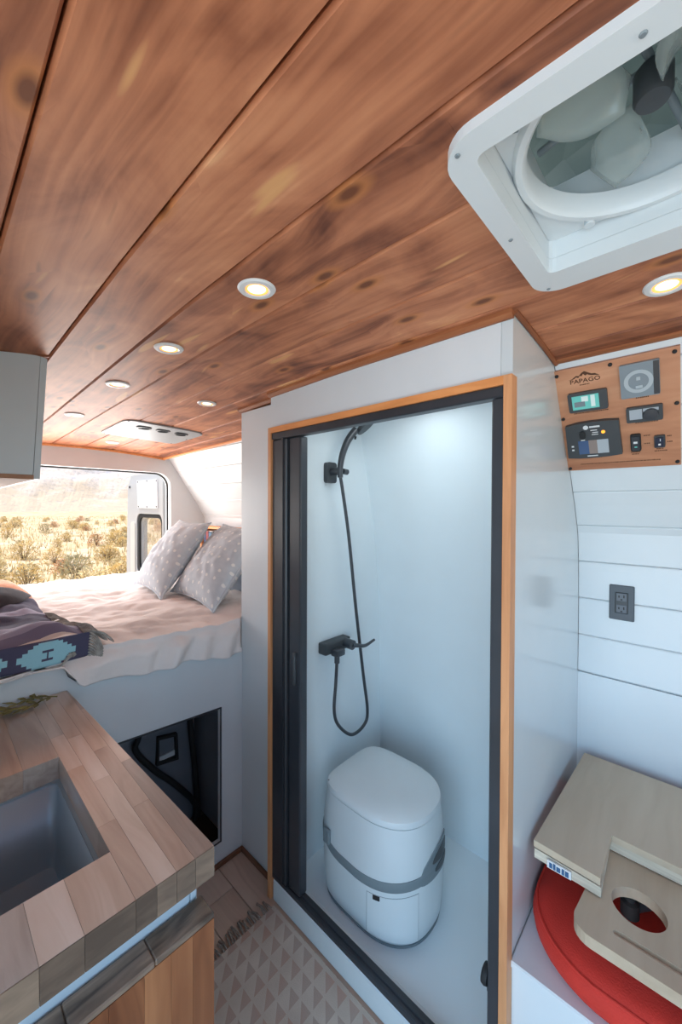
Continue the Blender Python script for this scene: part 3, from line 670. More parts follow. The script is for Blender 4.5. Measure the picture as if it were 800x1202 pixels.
pmk('screen', .112, .139, .158, .186, .021, .0216, PALESC, d); pmk('screen', .078, .110, .158, .166, .021, .0216, PALESC, d)
mk('knob', MB().lathe([(.0005, .021), (.016, .0212), (.015, .029), (.0005, .030)], pp(.094, .175), PN, 24), BLACKS, d, 40)
bx = [(.292, .182), (.262, .176), (.227, .1745), (.192, .1755), (.163, .179), (.160, .283), (.19, .287), (.227, .2885), (.264, .288), (.295, .285)]
d = mk('charge_controller', MB().prism(bx, [], PF, .012, .027), DGREY, cp)
pmk('screen', .190, .217, .231, .274, .027, .0276, PALESC, d); pmk('screen', .217, .238, .231, .274, .027, .0276, TAUPE, d); pmk('screen', .238, .264, .231, .274, .027, .0276, BLUESC, d)
mk('button', MB().prism(rrect(.243, .258, .200, .224, .007, 5), [], PF, .027, .031), RUBBER, d)
mk('status_light', MB().lathe([(.0005, .027), (.0048, .0271), (.004, .030), (.0005, .031)], pp(.200, .208), PN, 14), LEDO, d, 40)
mk('brand_mark', MB().prism(circ(.241, .190, .0065, 14), [], PF, .027, .0276), WHITEPR, d)
for (a, b, c, e) in ((.207, .232, .187, .192), (.214, .230, .199, .2015), (.212, .226, .206, .2085), (.212, .228, .2125, .2145), (.276, .282, .244, .249), (.276, .282, .256, .261), (.218, .244, .2795, .2825), (.246, .256, .2275, .2300)): pmk('print', a, b, c, e, .027, .0274, WHITEPR, d)
d = pmk('rocker_switch', .118, .141, .231, .282, .012, .020, RUBBER, cp, .004); pmk('rocker', .121, .138, .236, .277, .020, .024, BLACKS, d, .003); pmk('symbol', .125, .134, .250, .256, .024, .0245, WHITEPR, d); pmk('symbol', .126, .132, .265, .268, .024, .0245, SCREEN, d)
d = pmk('toggle_switch', .067, .090, .241, .276, .012, .020, DGREY, cp, .003); pmk('rocker', .070, .087, .245, .272, .020, .024, plain('dark_blue_rocker', (.02, .025, .05, 1), .4), d, .003); pmk('symbol', .076, .081, .262, .267, .024, .0245, WHITEPR, d); pmk('symbol', .076, .0775, .248, .255, .024, .0245, WHITEPR, d)
# burnt captions too small to read in the photograph: broken strokes
def caption(y0, y1, v, h=.0032):
    mb = MB(); y = y1
    while y > y0:
        wd = random.uniform(.0016, .003); mb.prism([(y - wd, v), (y, v), (y, v + h), (y - wd, v + h)], [], PF, .012, .0123); y -= wd + random.uniform(.0006, .0015)
    mk('caption', mb, BURN, cp)
for a in ((.185, .268, .148), (.098, .124, .128), (.082, .128, .1985), (.212, .248, .293), (.122, .142, .286), (.126, .140, .292), (.072, .086, .281), (.064, .090, .287), (.100, .112, .238), (.101, .112, .262), (.054, .063, .245), (.054, .063, .262), (.078, .268, .314)): caption(*a)
# burnt mountain logo with lettering
mb = MB().prism([(.272, .050), (.262, .047), (.252, .040), (.246, .042), (.238, .034), (.232, .031), (.224, .036), (.216, .041), (.208, .042), (.198, .049), (.208, .047), (.216, .046), (.222, .0435), (.226, .041), (.230, .044), (.235, .038), (.239, .044), (.243, .0415), (.247, .047), (.252, .044), (.257, .048)], [], PF, .012, .0124)
mk('mountain_mark', mb, BURN, cp)
def lettering(txt, y_left, v_base, size, h, par, mat, name='lettering', stretch=1.0):
    cu = bpy.data.curves.new('txt', 'FONT'); cu.body = txt; cu.size = size; cu.extrude = .0002; cu.resolution_u = 2; cu.offset = size * .012
    to = bpy.data.objects.new('txt', cu); COL.objects.link(to); bpy.context.view_layer.update()
    me = bpy.data.meshes.new_from_object(to); bpy.data.objects.remove(to)
    mb = MB(); mb.add([pp(y_left - v.co.x * stretch, v_base - v.co.y, h + v.co.z) for v in me.vertices], [tuple(p.vertices) for p in me.polygons])
    mk(name, mb, mat, par, recalc=False)
lettering('PAPAGO', .2685, .0615, .0165, .0124, cp, BURN, stretch=1.12); caption(.222, .246, .066, .003)

# outlet
ou = thing('power_outlet', 'dark grey double power outlet on the white shiplap wall', 'outlet', (1.545, .18, 1.155))
mk('cover_plate', MB().box(1.538, 1.545, .147, .214, 1.100, 1.214, .0025), GREYP if False else plain('slate_plastic', (.075, .085, .10, 1), .45), ou)
mk('socket_block', MB().box(1.5355, 1.5385, .163, .198, 1.123, 1.191, .002), DGREY, ou)
for z in (1.138, 1.176):
    s_ = mk('socket', MB().box(1.5345, 1.5358, .167, .194, z - .013, z + .013, .001), plain('slate_plastic_face', (.11, .12, .14, 1), .4), ou)
    for y, h in ((.174, .009), (.187, .007)): mk('slot', MB().box(1.5340, 1.5348, y - .0016, y + .0016, z - .002, z - .002 + h), RUBBER, s_)
    mk('slot', MB().box(1.5340, 1.5348, .178, .183, z - .010, z - .006), RUBBER, s_)

# ------------------------------------------------------------------ bench, cushion, table
be = thing('bench_seat', 'white bench box beside the shower partition', 'bench', (1.2, -.15, 0))
mk('body', MB().box(.902, 1.544, -.60, .302, 0, .425), WHITE, be); mk('lid', MB().box(.893, 1.544, -.60, .302, .426, .442, .003), WHITE, be)
def cushion_shape():
    mb = MB(); loop = []
    x0, x1, y0, y1, r = .905, 1.53, -.58, .297, .17
    for cx, cy, a0, rr in ((x1 - .03, y1 - .03, 0, .03), (x0 + r, y1 - r, 90, r), (x0 + .1, y0 + .1, 180, .1), (x1 - .03, y0 + .03, 270, .03)):
        for i in range(13): a = R(a0 + 90 * i / 12); loop.append((cx + rr * cos(a), cy + rr * sin(a)))
    n = len(loop); cen = Vector((1.24, -.14)); vs = []; fs = []
    lev = [(0.035, .443), (.010, .446), (0., .458), (-.003, .474), (0., .490), (.010, .503), (.035, .513), (.08, .519), (.14, .522)]
    for ins, z in lev:
        for p in loop:
            v = Vector(p) - cen; L = v.length; q = cen + v * (1 - ins / L); vs.append((q.x, q.y, z + .003 * nz(q.x * 9, q.y * 9) * (z > .5)))
    for i in range(len(lev) - 1):
        for k in range(n): fs.append((i * n + k, i * n + (k + 1) % n, (i + 1) * n + (k + 1) % n, (i + 1) * n + k))
    fs += [tuple(range(n - 1, -1, -1)), tuple((len(lev) - 1) * n + k for k in range(n))]
    mb.add(vs, fs); return mb, loop
cmb, cl = cushion_shape()
cu = thing('seat_cushion', 'red canvas seat cushion lying on the white bench', 'cushion', (1.2, -.14, .443))
mk('cover', cmb, RED, cu, 60)
cen = Vector((1.24, -.14)); pl = [(*(cen + (Vector(p) - cen) * (1 - .006 / (Vector(p) - cen).length)), .500) for p in cl]; pl.append(pl[0])
mk('piping', MB().tube(pl, .0035, 6, False), RED, cu, 60)

tb = thing('swivel_table', 'pale plywood swivel table with cup hole above red cushion', 'table', (1.5, -.3, .443))
outl = [(1.012, .288), (1.49, .270), (1.49, -.55), (1.158, -.55), (1.158, .150), (1.005, .150)]
mk('table_top', MB().prism(outl, [], XY, .634, .650), PLY, tb)
mk('table_edge_layer', MB().prism([(1.010, .286), (1.488, .268), (1.488, -.548), (1.162, -.548), (1.162, .154), (1.003, .148)], [], XY, .610, .632), PLYE, tb)
mk('edge_label', MB().box(1.005, 1.058, .1445, .1479, .613, .630), WHITEPR, tb) if False else None
el = mk('edge_label', MB().add([(1.0000, .255, .612), (1.0005, .205, .612), (1.0005, .205, .630), (1.0000, .255, .630), (1.004, .255, .612), (1.004, .205, .612), (1.004, .205, .630), (1.004, .255, .630)], [(0, 1, 2, 3), (7, 6, 5, 4), (0, 4, 5, 1), (1, 5, 6, 2), (2, 6, 7, 3), (3, 7, 4, 0)]), WHITEPR, tb)
for y, wd, h in ((.250, .006, .011), (.242, .005, .013), (.235, .008, .010), (.224, .005, .012), (.217, .007, .011)):
    mk('label_letter', MB().box(.9985, 1.0000, y - wd, y, .615, .615 + h), LBLUE, el)
lo = []
for cx, cy, a0, rr in ((1.155, .155, 0, .01), (.935, .150, 90, .035), (.915, -.53, 180, .012), (1.155, -.53, 270, .012)):
    for i in range(7): a = R(a0 + 90 * i / 6); lo.append((cx + rr * cos(a), cy + rr * sin(a)))
slot = rrect(.938, .952, -.42, .118, .0069, 4)
mk('lower_leaf', MB().prism(lo, [circ(1.035, .085, .048, 36)[::-1], slot[::-1]], XY, .583, .607), PLY, tb)
mk('slot_floor', MB().prism(rrect(.936, .954, -.422, .120, .0079, 4), [], XY, .5835, .598), PLYE, tb)
mk('pivot_knob', MB().lathe([(.0005, .54), (.018, .541), (.018, .572), (.010, .575), (.010, .5825), (.0005, .583)], (1.085, .105, 0), (0, 0, 1), 20), RUBBER, tb, 40)
mk('swivel_arm', MB().tube([(1.085, .105, .557), (1.35, -.1, .557), (1.50, -.3, .557)], .012, 10), BLACK, tb, 50)
mk('post', MB().tube([(1.50, -.3, .52), (1.50, -.3, .609)], .018, 14), BLACK, tb, 50)

# ------------------------------------------------------------------ galley counter, sink, cabinet, drop leaf
ct = thing('butcher_block_worktop', 'acacia butcher block worktop with undermount sink cut-out', 'worktop', (.06, 1.0, .85))
SX0, SX1, SY0, SY1 = -.14, .203, .700, 1.052
strips = [-.195, -.15, -.1, -.052, -.005, .045, .092, .14, SX1, .232, .262, .292, .322]
Y0c, Y1c = .587, 1.415
def edge_x(y): return .325 - .030 * (y - Y0c) / (Y1c - Y0c)
for i, (a, b) in enumerate(zip(strips, strips[1:])):
    segs = []
    if b <= SX1 + 1e-6 and a > SX0 - .02: segs = [(Y0c, SY0), (SY1, Y1c)]
    else: segs = [(Y0c, Y1c)]
    for y0, y1 in segs:
        cuts = [y0]
        while y1 - cuts[-1] > .42: cuts.append(cuts[-1] + random.uniform(.16, .36))
        cuts.append(y1)
        for p, q in zip(cuts, cuts[1:]):
            xa, xb = a, b
            last = i == len(strips) - 2
            mb = MB()
            if last: mb.prism([(xa + .0002, p + .0002), (edge_x(p), p + .0002), (edge_x(q), q - .0002), (xa + .0002, q - .0002)], [], XY, .8505, .90)
            else: mb.box(xa + .0002, xb - .0002, p + .0002, q - .0002, .8505, .90)
            mk('stave', mb, BUTCH, ct)
            if p == Y0c: mk('shaded_end_grain', MB().box(xa + .0003, (edge_x(p) if last else xb) - .0003, p - .0016, p, .851, .8996), ENDG_SHADE, ct)
sk = thing('kitchen_sink', 'brushed steel rectangular sink basin set in the worktop', 'sink', (.03, .876, .66))
o_, i_ = rrect(SX0 - .012, SX1 + .008, SY0 - .010, SY1 + .010, .02, 4), rrect(SX0 + .004, SX1 - .006, SY0 + .006, SY1 - .006, .018, 4)
mk('rim', MB().prism(o_, [i_[::-1]], XY, .846, .8502), STEEL, sk)
bs = MB(); n = len(i_); vs = []; fs = []
lev = [(1., .8465), (.985, .70), (.95, .672), (.85, .665)]
cx_, cy_ = (SX0 + SX1) / 2, (SY0 + SY1) / 2
for s, z in lev: vs += [(cx_ + (x - cx_) * s, cy_ + (y - cy_) * s, z) for x, y in i_]
for a in range(len(lev) - 1):
    for k in range(n): fs.append((a * n + k, a * n + (k + 1) % n, (a + 1) * n + (k + 1) % n, (a + 1) * n + k))
fs.append(tuple((len(lev) - 1) * n + k for k in range(n)))
mk('basin', bs.add(vs, fs), STEEL, sk, 40, solid=-.0015)
mk('drain', MB().lathe([(.0005, .667), (.04, .6672), (.042, .669), (.03, .668), (.0005, .6675)], (cx_, cy_, 0), (0, 0, 1), 24), STEEL, sk, 40)
kc = thing('galley_cabinet', 'white galley cabinet under the butcher block worktop', 'cabinet', (.06, 1.0, 0))
mk('end_panel', MB().box(-.19, .298, .620, .636, 0, .8495), CABW, kc); mk('back_panel', MB().box(-.19, .298, 1.395, 1.41, 0, .8495), CABW, kc); mk('side_panel', MB().box(-.195, -.18, .637, 1.394, 0, .8495), CABW, kc)
for y0, y1 in ((.62, 1.013), (1.017, 1.41)):
    dd = mk('door', MB().box(.299, .313, y0 + .001, y1 - .001, .06, .845, .003), CABW, kc)
    mk('handle', MB().tube([(.313, (y0 + y1) / 2 - .05, .78), (.326, (y0 + y1) / 2 - .05, .78), (.326, (y0 + y1) / 2 + .05, .78), (.313, (y0 + y1) / 2 + .05, .78)], .005, 8), BLACK, dd, 40)
mk('latch_hole', MB().box(.225, .262, .6185, .6205, .818, .845, .0), RUBBER, kc)
lf = thing('drop_leaf', 'hanging acacia drop leaf at the end of the galley cabinet', 'drop leaf', (.08, .59, .36))
xs = [-.19, -.135, -.08, -.025, .03, .08, .122, .164, .21, .248, .282, .318]
for a, b in zip(xs, xs[1:]): mk('stave', MB().box(a + .0002, b - .0002, .574, .616, .34, .7925), BUTCHZ, lf)
xe = [-.19, -.02, .12, .225, .318]
for a, b in zip(xe, xe[1:]): mk('top_edge', MB().box(a, b - .0004, .573, .617, .793, .803, .002), BUTCHX, lf)
# bronze-green dried sprigs at the back of the worktop
for q, (p0, p1, lab) in enumerate((((.262, 1.372, .908), (.10, 1.345, .915), 'dried olive green leafy sprig lying on the worktop, nearest the sink'), ((.24, 1.395, .908), (.02, 1.40, .918), 'dried olive green leafy sprig lying on the worktop, against the white bed panel'))):
    sp = thing('leafy_sprig', lab, 'sprig', (*p0[:2], .90), 'dried sprigs on the worktop')
    a, b = Vector(p0), Vector(p1); pts = [a.lerp(b, t / 10) + Vector((0, .006 * sin(t * 1.3), .004 * sin(t))) for t in range(11)]
    mk('stem', MB().tube(pts, .002, 6), LEAFG, sp, 60)
    for t in range(1, 11):
        for sgn in (-1, 1):
            p = pts[t]; ang = math.atan2((b - a).y, (b - a).x) + sgn * random.uniform(.5, 1.1); L = random.uniform(.028, .045); wd = L * .2
            d_ = Vector((cos(ang), sin(ang), random.uniform(-.02, .25))); s_ = Vector((-sin(ang), cos(ang), random.uniform(-.3, .3)))
            q0, q1, q2, q3 = p, p + d_ * L * .5 + s_ * wd, p + d_ * L, p + d_ * L * .5 - s_ * wd
            for qq in (q1, q2, q3): qq.z = max(qq.z, .9035)
            up_ = Vector((0, 0, .0012))
            mk('leaf', MB().add([q0, q1, q2, q3, q0 + up_, q1 + up_, q2 + up_, q3 + up_], [(0, 1, 2, 3), (7, 6, 5, 4), (0, 4, 5, 1), (1, 5, 6, 2), (2, 6, 7, 3), (3, 7, 4, 0)]), LEAFG, sp)

# ------------------------------------------------------------------ upper cabinet
uc = thing('overhead_cabinet', 'pale blue grey overhead cabinet hung from the ceiling', 'cabinet', (0, 1.95, 1.537))
sect = [(-.198, 1.548), (.196, 1.548), (.214, 1.868), (-.198, 1.80)]
mk('body', MB().prism(sect, [], XZ, 1.292, 2.55), CABW, uc)
mk('bottom_panel', MB().box(-.198, .198, 1.292, 2.55, 1.536, 1.5475), UNDERW, uc)
for k in range(3):
    y0 = 1.292 + k * .4195; mk('door', MB().prism([(.197, 1.537), (.211, 1.537), (.229, 1.862), (.2148, 1.866)], [], XZ, y0 + .002, y0 + .417), CABW, uc)
mk('ceiling_trim', MB().box(-.198, .2315, 1.278, 1.2915, 1.864, 1.878, .002), TRIMX, uc)

# ------------------------------------------------------------------ bed
bp_ = [(-.195, 0), (.9165, 0), (.9165, .872), (.40, .912)] + [(.345 + .055 * cos(R(a)) * 1, .967 + .055 * sin(R(a))) for a in (-90, -120, -150, -180)] + [(.286, .985), (.278, .997), (.262, 1.002), (-.195, 1.02)]
hole = [(.05, .10), (.05, .69), (.813, .643), (.813, .10)]
bd = thing('bed_platform', 'white bed platform front with a garage opening', 'bed', (.36, 1.43, 0))
mk('front_panel', MB().prism(bp_, [hole], XZ, 1.420, 1.436), CABW if False else WHITE, bd)
mk('opening_edge', MB().prism([(.044, .094), (.819, .094), (.819, .649), (.044, .696)], [[(.05, .10), (.05, .69), (.813, .643), (.813, .10)]], XZ, 1.4175, 1.4198), BLACK, bd)
mk('slat_deck', MB().box(-.195, 1.54, 1.437, 2.85, .70, .72), UNDERW, bd)
mk('side_panel', MB().box(.90, .915, 1.437, 2.6, .001, .70), plain('garage_grey_panel', (.26, .28, .32, 1), .7), bd)
tag(mk('mattress', MB().box(-.19, 1.50, 1.445, 2.85, .722, .965, .04), SHEET, None, 40), 'thick mattress on the bed platform under the pink bedding', 'mattress')

XM0, XM1 = -.185, 1.50
def bedtop(x, y):
    z = .992 + .018 * nz(x * 3.1, y * 3.3, 1.7) + .014 * nz(x * 7 + 3, y * 6, 4.1) + .020 * abs(nz(x * 6 + y * 7, y * 4 - x * 5, 2.2)) + .010 * abs(nz(x * 15, y * 13, 5.2))
    z += .012 * math.exp(-((y - 1.6) / .16) ** 2) + .02 * math.exp(-((y - 2.8) / .1) ** 2)
    return z
def comf(u, v):
    x = XM0 + (XM1 - XM0) * u; Ltop = 1.37
    hem = .905 - .052 * (x - .35) / .57 + .006 * sin(x * 21)
    k_ = min(1, max(0, (.325 - x) / .04)); hem += (.985 - hem) * k_          # lower edge of the overhang
    if v < .82:
        y = 2.83 - Ltop * v / .82; return (x, y, bedtop(x, y))
    w_ = (v - .82) / .18; z0 = bedtop(x, 1.46); R_ = .05; full = R_ * pi / 2 + max(.02, z0 - R_ - hem); t = w_ * full
    ang = min(t / R_, pi / 2); y = 1.46 - R_ * sin(ang); drop = R_ * (1 - cos(ang)) + max(0, t - R_ * pi / 2); z = z0 - drop
    k = min(1, drop / .05); fold = .026 * nz(x * 13 + drop * 9, drop * 4, 7.7) + .010 * sin(x * 47 + drop * 14 + 5 * nz(x * 3, 1.1))
    y = min(y - .004 - .010 * k + fold * k, 1.4135)
    if x > .908: y = max(y, 1.432)          # stops behind the white column
    return (x, y, max(z, hem))
cmf = mk('comforter', MB().grid(150, 150, comf), CREAM, None, 80, recalc=False); tag(cmf, 'wrinkled cream pink comforter spread over the bed', 'comforter')
md = cmf.modifiers.new('thickness', 'SOLIDIFY'); md.thickness = .006; md.offset = 1

# patterned blanket over the near left part of the bed
BW = .52
def blk(u, v):
    s = v * 1.05; drop0 = .078; xr = .352 - .02 * s + .012 * sin(s * 9); x = xr - u * BW
    zt = 1.070 - .012 * max(0, u - .5)
    if s < drop0: z = zt - (drop0 - s) * .98; y = 1.403 + .005 * sin(x * 22)
    else:
        y = 1.405 + (s - drop0); z = bedtop(x, max(y, 1.46)) + .048 + .012 * nz(x * 6, y * 7, 9) + .014 * max(0, sin(y * 17 + x * 3)) * min(1, (s - drop0) * 8)
        z -= .030 * max(0, 1 - u / .12)
        if y < 1.47: z = zt + (z - zt) * (y - 1.405) / .065
    return (x, y, z)
bk = thing('patterned_blanket', 'dark aztec patterned wool blanket draped over the bed', 'blanket', (.1, 1.7, 1.0))
bo = mk('cloth', MB().grid(70, 120, blk, lambda u, v: (u * BW, v * 1.05)), AZTEC, bk, 80, recalc=False)
md = bo.modifiers.new('thickness', 'SOLIDIFY'); md.thickness = .005; md.offset = 1
fm = MB(); vv = 0.
while vv < .62:
    p = Vector(blk(0, vv)); L = .055 if vv > .1 else .07
    dirv = Vector((1, random.uniform(-.5, .3), 0)).normalized(); e = p + dirv * L * .9
    e.z = (bedtop(e.x, max(e.y, 1.46)) + .010 if vv > .075 else p.z - L * .8)
    if vv <= .075: e.x = p.x + .030; e.y = 1.396
    mid = p.lerp(e, .5) + Vector((0, 0, .012)); fm.tube(spline([p + Vector((-.004, 0, .004)), mid, e], 3), [.003, .0028, .0028, .003, .0034, .004, .002], 5); vv += .0085
mk('fringe', fm, FRNG, bk, 60, kind='stuff')
# knotted corner tassel hanging over the platform edge
tm = MB()
for k in range(7):
    a = (k - 3) * .004; tm.tube(spline([(.312, 1.402, 1.012), (.300 + a * .6, 1.398, 1.008 + a * .6), (.284 + a, 1.397, .998 + a * 1.6)], 4), .0026, 5)
tm.tube([(.312, 1.402, 1.013), (.304, 1.399, 1.009)], .007, 8)
mk('corner_tassel', tm, FRNG, bk, 60)

# folded charcoal blanket end and peach sheet lump further back on the left
def lump(cx, cy, ax, ay, h, zb_, seed):
    def fn(u, v):
        a = 2 * pi * u; r = v; s = 1 + .12 * nz(cos(a) * 1.5 + seed, sin(a) * 1.5); x = cx + ax * r * cos(a) * s; y = cy + ay * r * sin(a) * s
        return (x, y, zb_ + h * (1 - r ** 2.5) + .014 * nz(x * 9, y * 9, seed) * (1 - r))
    return fn
o = mk('peach_throw', MB().grid(40, 14, lump(.20, 2.52, .17, .20, .095, 1.01, 1)), PEACH, None, 80, recalc=False); tag(o, 'bunched peach cotton throw at the back of the bed', 'throw')
o = mk('charcoal_throw', MB().grid(40, 14, lump(.14, 2.22, .19, .15, .06, 1.055, 5)), NAVY, None, 80, recalc=False); tag(o, 'folded charcoal wool throw beside the peach throw', 'throw')

# pillows
def pillow(name, label, cat, c, U, V, W, H, T, mat, group=None, seed=0.):
    c, U, V = Vector(c), Vector(U).normalized(), Vector(V).normalized(); Nn = U.cross(V).normalized()
    root = thing(name, label, cat, c - V * H, group)
    mb = MB(); n = 34
    for sgn in (1, -1):
        def fn(a, b):
            u, v = a * 2 - 1, b * 2 - 1; x = W * u * (1 - .09 * (1 - v * v)); y = H * v * (1 - .09 * (1 - u * u))
            th = T * ((1 - abs(u) ** 2.6) * (1 - abs(v) ** 2.6)) ** .62 * (1 + .12 * nz(u * 2.2 + seed, v * 2.2, sgn)) + .012 * nz(u * 5, v * 5, seed + sgn) * (1 - u * u) * (1 - v * v)
            return c + U * x + V * (y - .03 * (1 - v) * 0) + Nn * th * sgn
        mb.grid(n, n, fn, lambda a, b: (a, b * H / W))
    bmv = mk('cover', mb, mat, root, 80, recalc=False)
    bm = bmesh.new(); bm.from_mesh(bmv.data); bmesh.ops.remove_doubles(bm, verts=bm.verts[:], dist=1e-5); bmesh.ops.recalc_face_normals(bm, faces=bm.faces[:]); bm.to_mesh(bmv.data); bm.free()
    ed = [c + U * W * u * (1 - .09 * (1 - v * v)) + V * H * v * (1 - .09 * (1 - u * u)) for u, v in [(t / 8 - 1, -1) for t in range(16)] + [(1, t / 8 - 1) for t in range(16)] + [(1 - t / 8, 1) for t in range(16)] + [(-1, 1 - t / 8) for t in range(16)]]
    mk('seam', MB().tube(ed + ed[:1], .004, 5, False), mat, root, 60); return root
pillow('dotted_pillow', 'grey pillow with white dots leaning nearest the open rear door', 'pillow', (.955, 2.20, 1.195), (.10, 1, .0), (.62, .10, .78), .25, .235, .075, DOTS, 'grey dotted pillows', 1)
pillow('dotted_pillow', 'grey pillow with white dots half hidden by the white column', 'pillow', (1.035, 1.815, 1.185), (.06, 1, .02), (.70, .12, .70), .25, .245, .08, DOTS, 'grey dotted pillows', 5)
pillow('blue_pillow', 'plain pale blue pillow behind the dotted ones by the column', 'pillow', (1.26, 1.80, 1.15), (0, 1, 0), (.42, 0, .90), .26, .20, .06, BLUEP, None, 8)
# wall cubby with books above the pillows
cbb = thing('wall_cubby', 'small oak wall cubby behind the pillows', 'shelf', (1.48, 2.47, 1.12))
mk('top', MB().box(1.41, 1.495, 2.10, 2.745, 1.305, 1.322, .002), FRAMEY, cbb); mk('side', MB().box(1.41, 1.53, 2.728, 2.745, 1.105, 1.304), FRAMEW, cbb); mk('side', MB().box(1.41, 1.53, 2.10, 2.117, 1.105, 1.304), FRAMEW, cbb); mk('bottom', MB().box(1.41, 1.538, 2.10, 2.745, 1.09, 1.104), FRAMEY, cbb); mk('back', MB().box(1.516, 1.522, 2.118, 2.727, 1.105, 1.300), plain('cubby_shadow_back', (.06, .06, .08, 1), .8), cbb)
bcol = [((.03, .06, .14, 1), 'navy'), ((.22, .03, .03, 1), 'maroon'), ((.05, .12, .20, 1), 'teal blue'), ((.03, .03, .035, 1), 'black'), ((.35, .30, .25, 1), 'tan')]
y = 2.722
for k, (c_, nm) in enumerate(bcol):
    t = .03 + .006 * (k % 3); o = thing('book', nm + ' book standing in the wall cubby', 'book', (1.47, y - t / 2, 1.105), 'books in the wall cubby')
    mk('cover', MB().box(1.425, 1.51, y - t, y - .001, 1.1045, 1.28 + .005 * (k % 2), .002), plain('book_' + nm.replace(' ', '_'), c_, .6), o); mk('pages', MB().box(1.428, 1.507, y - t + .003, y - .004, 1.283, 1.2865), WHITEPR, o); y -= t + .002

# storage case in the garage under the bed, seen through the opening
gcs = thing('storage_case', 'dark grey storage case strapped under the bed', 'case', (.45, 1.9, 0))
mk('body', MB().box(.05, .86, 1.72, 2.25, .002, .56, .02), CHARC, gcs)
lt_ = mk('latch', MB().prism([(.675, .345), (.770, .330), (.765, .450), (.680, .466)], [[(.685, .357), (.685, .453), (.756, .440), (.760, .343)]], XZ, 1.70, 1.7195), RUBBER, gcs); mk('latch_tab', MB().box(.687, .757, 1.712, 1.7195, .352, .372), PLAST, lt_)
mk('strap', MB().tube(spline([(.615, 1.70, .56), (.60, 1.70, .50), (.59, 1.70, .45), (.66, 1.70, .34), (.75, 1.70, .23), (.845, 1.70, .09), (.845, 1.70, .01)], 5), .012, 8), RUBBER, gcs, 60)
mk('strap', MB().tube(spline([(.822, 1.705, .56), (.825, 1.70, .45), (.845, 1.70, .25), (.86, 1.70, .02)], 5), .013, 8), RUBBER, gcs, 60)
struct('floor_garage', MB().box(.05, .899, 1.437, 1.715, -.0055, .0005), plain('garage_mat', (.035, .022, .016, 1), .9), 'dark brown mat on the garage floor under the bed')

# ---- baseboards
struct('baseboard_column', MB().box(.905, .9165, 1.176, 1.419, 0, .018, .002), SHOEW, 'walnut shoe trim at the foot of the white column')
struct('baseboard_bed', MB().box(.315, .904, 1.407, 1.4195, 0, .018, .002), SHOEW, 'walnut shoe trim at the foot of the bed platform')

# ------------------------------------------------------------------ rug
rg = thing('floor_rug', 'woven rug with rows of triangles and a fringed end', 'rug', (.6, .4, 0))
mk('weave', MB().box(.335, .862, -.6, 1.125, .001, .008, .002), RUG, rg)
fm = MB(); x = .34
while x < .86:
    p = Vector((x, 1.122, .006)); e = Vector((x + random.uniform(-.012, .012), 1.122 + random.uniform(.035, .055), .0045)); fm.tube([p, p.lerp(e, .5) + Vector((random.uniform(-.004, .004), 0, .005)), e], [.003, .0035, .004], 5); x += random.uniform(.009, .016)
mk('fringe', fm, JUTE, rg, 60, kind='stuff')

# ------------------------------------------------------------------ ceiling puck lights
spots = [(.446, .640, 'white round ceiling downlight nearest the shower header, biggest of its row'), (.446, 1.040, 'white round ceiling downlight, second of the row along the middle planks'), (.446, 1.440, 'white round ceiling downlight, third of the row along the middle planks'),
         (.446, 1.99, 'white round ceiling downlight beside the overhead cabinet, last of its row'), (.776, 1.455, 'white round ceiling downlight between the white column and the vent plate'), (.776, 2.60, 'white round ceiling downlight behind the vent plate near the rear doorway'), (.962, .049, 'warm glowing ceiling downlight beside the roof fan, above the control panel')]
for i, (x, y, lab) in enumerate(spots):
    e = .01; nrm = Vector(((fz(x + e, y) - fz(x - e, y)) / (2 * e), (fz(x, y + e) - fz(x, y - e)) / (2 * e), -1)).normalized(); z = fz(x, y)
    t = thing('ceiling_downlight', lab, 'light', (x, y, z), 'round ceiling downlights')
    mk('trim_ring', MB().lathe([(.0225, .000), (.036, .000), (.037, .002), (.034, .0052), (.026, .0058), (.0225, .004)], (x, y, z), nrm, 40, True), PUCKT, t, 30)
    mk('warm_rim', MB().lathe([(.0178, .0005), (.0224, .0005), (.0224, .004), (.0178, .0035)], (x, y, z), nrm, 36, True), PUCKW, t, 30)
    mk('lens', MB().lathe([(.0005, .0005), (.0177, .0006), (.017, .003), (.0005, .0042)], (x, y, z), nrm, 36), PUCKL, t, 50)

# ceiling vent plate
vx0, vx1, vy0, vy1 = .635, 1.03, 1.945, 2.345
vp = thing('air_vent_plate', 'grey metal ceiling plate with three round black vents', 'vent', (.83, 2.14, fz(.83, 2.14)))
def CF(a, b, t): return (a, b, fz(a, b) - t)
mk('plate', MB().prism(rrect(vx0, vx1, vy0, vy1, .05, 6), [circ(x, 2.045, .031, 24)[::-1] for x in (.752, .846, .942)], CF, -.001, .006), ALU, vp)
for x in (.752, .846, .942):
    c = (x, 2.045, fz(x, 2.045)); v_ = mk('vent', MB().lathe([(.024, -.004), (.031, -.002), (.036, .0065), (.034, .012), (.028, .013), (.024, .004)], c, (0, 0, -1), 30, True), BLACKS, vp, 40)
    for k in range(3): mk('louvre', MB().box(x - .023, x + .023, 2.045 - .014 + k * .013, 2.045 - .012 + k * .013, c[2] - .010, c[2] + .001), BLACK, v_)
    mk('vent_back', MB().lathe([(.0005, -.001), (.0238, -.0009), (.0238, .0005), (.0005, .0006)], c, (0, 0, -1), 24), RUBBER, v_)
for x, y in ((vx0 + .02, vy0 + .02), (vx1 - .02, vy0 + .02), ((vx0 + vx1) / 2, vy0 + .012), (vx0 + .02, vy1 - .02), (vx1 - .02, vy1 - .02), (vx1 - .012, (vy0 + vy1) / 2)):
    mk('screw', MB().lathe([(.0005, .006), (.004, .0061), (.003, .008), (.0005, .0082)], (x, y, fz(x, y)), (0, 0, -1), 10), BLACK, vp)
gm = MB()
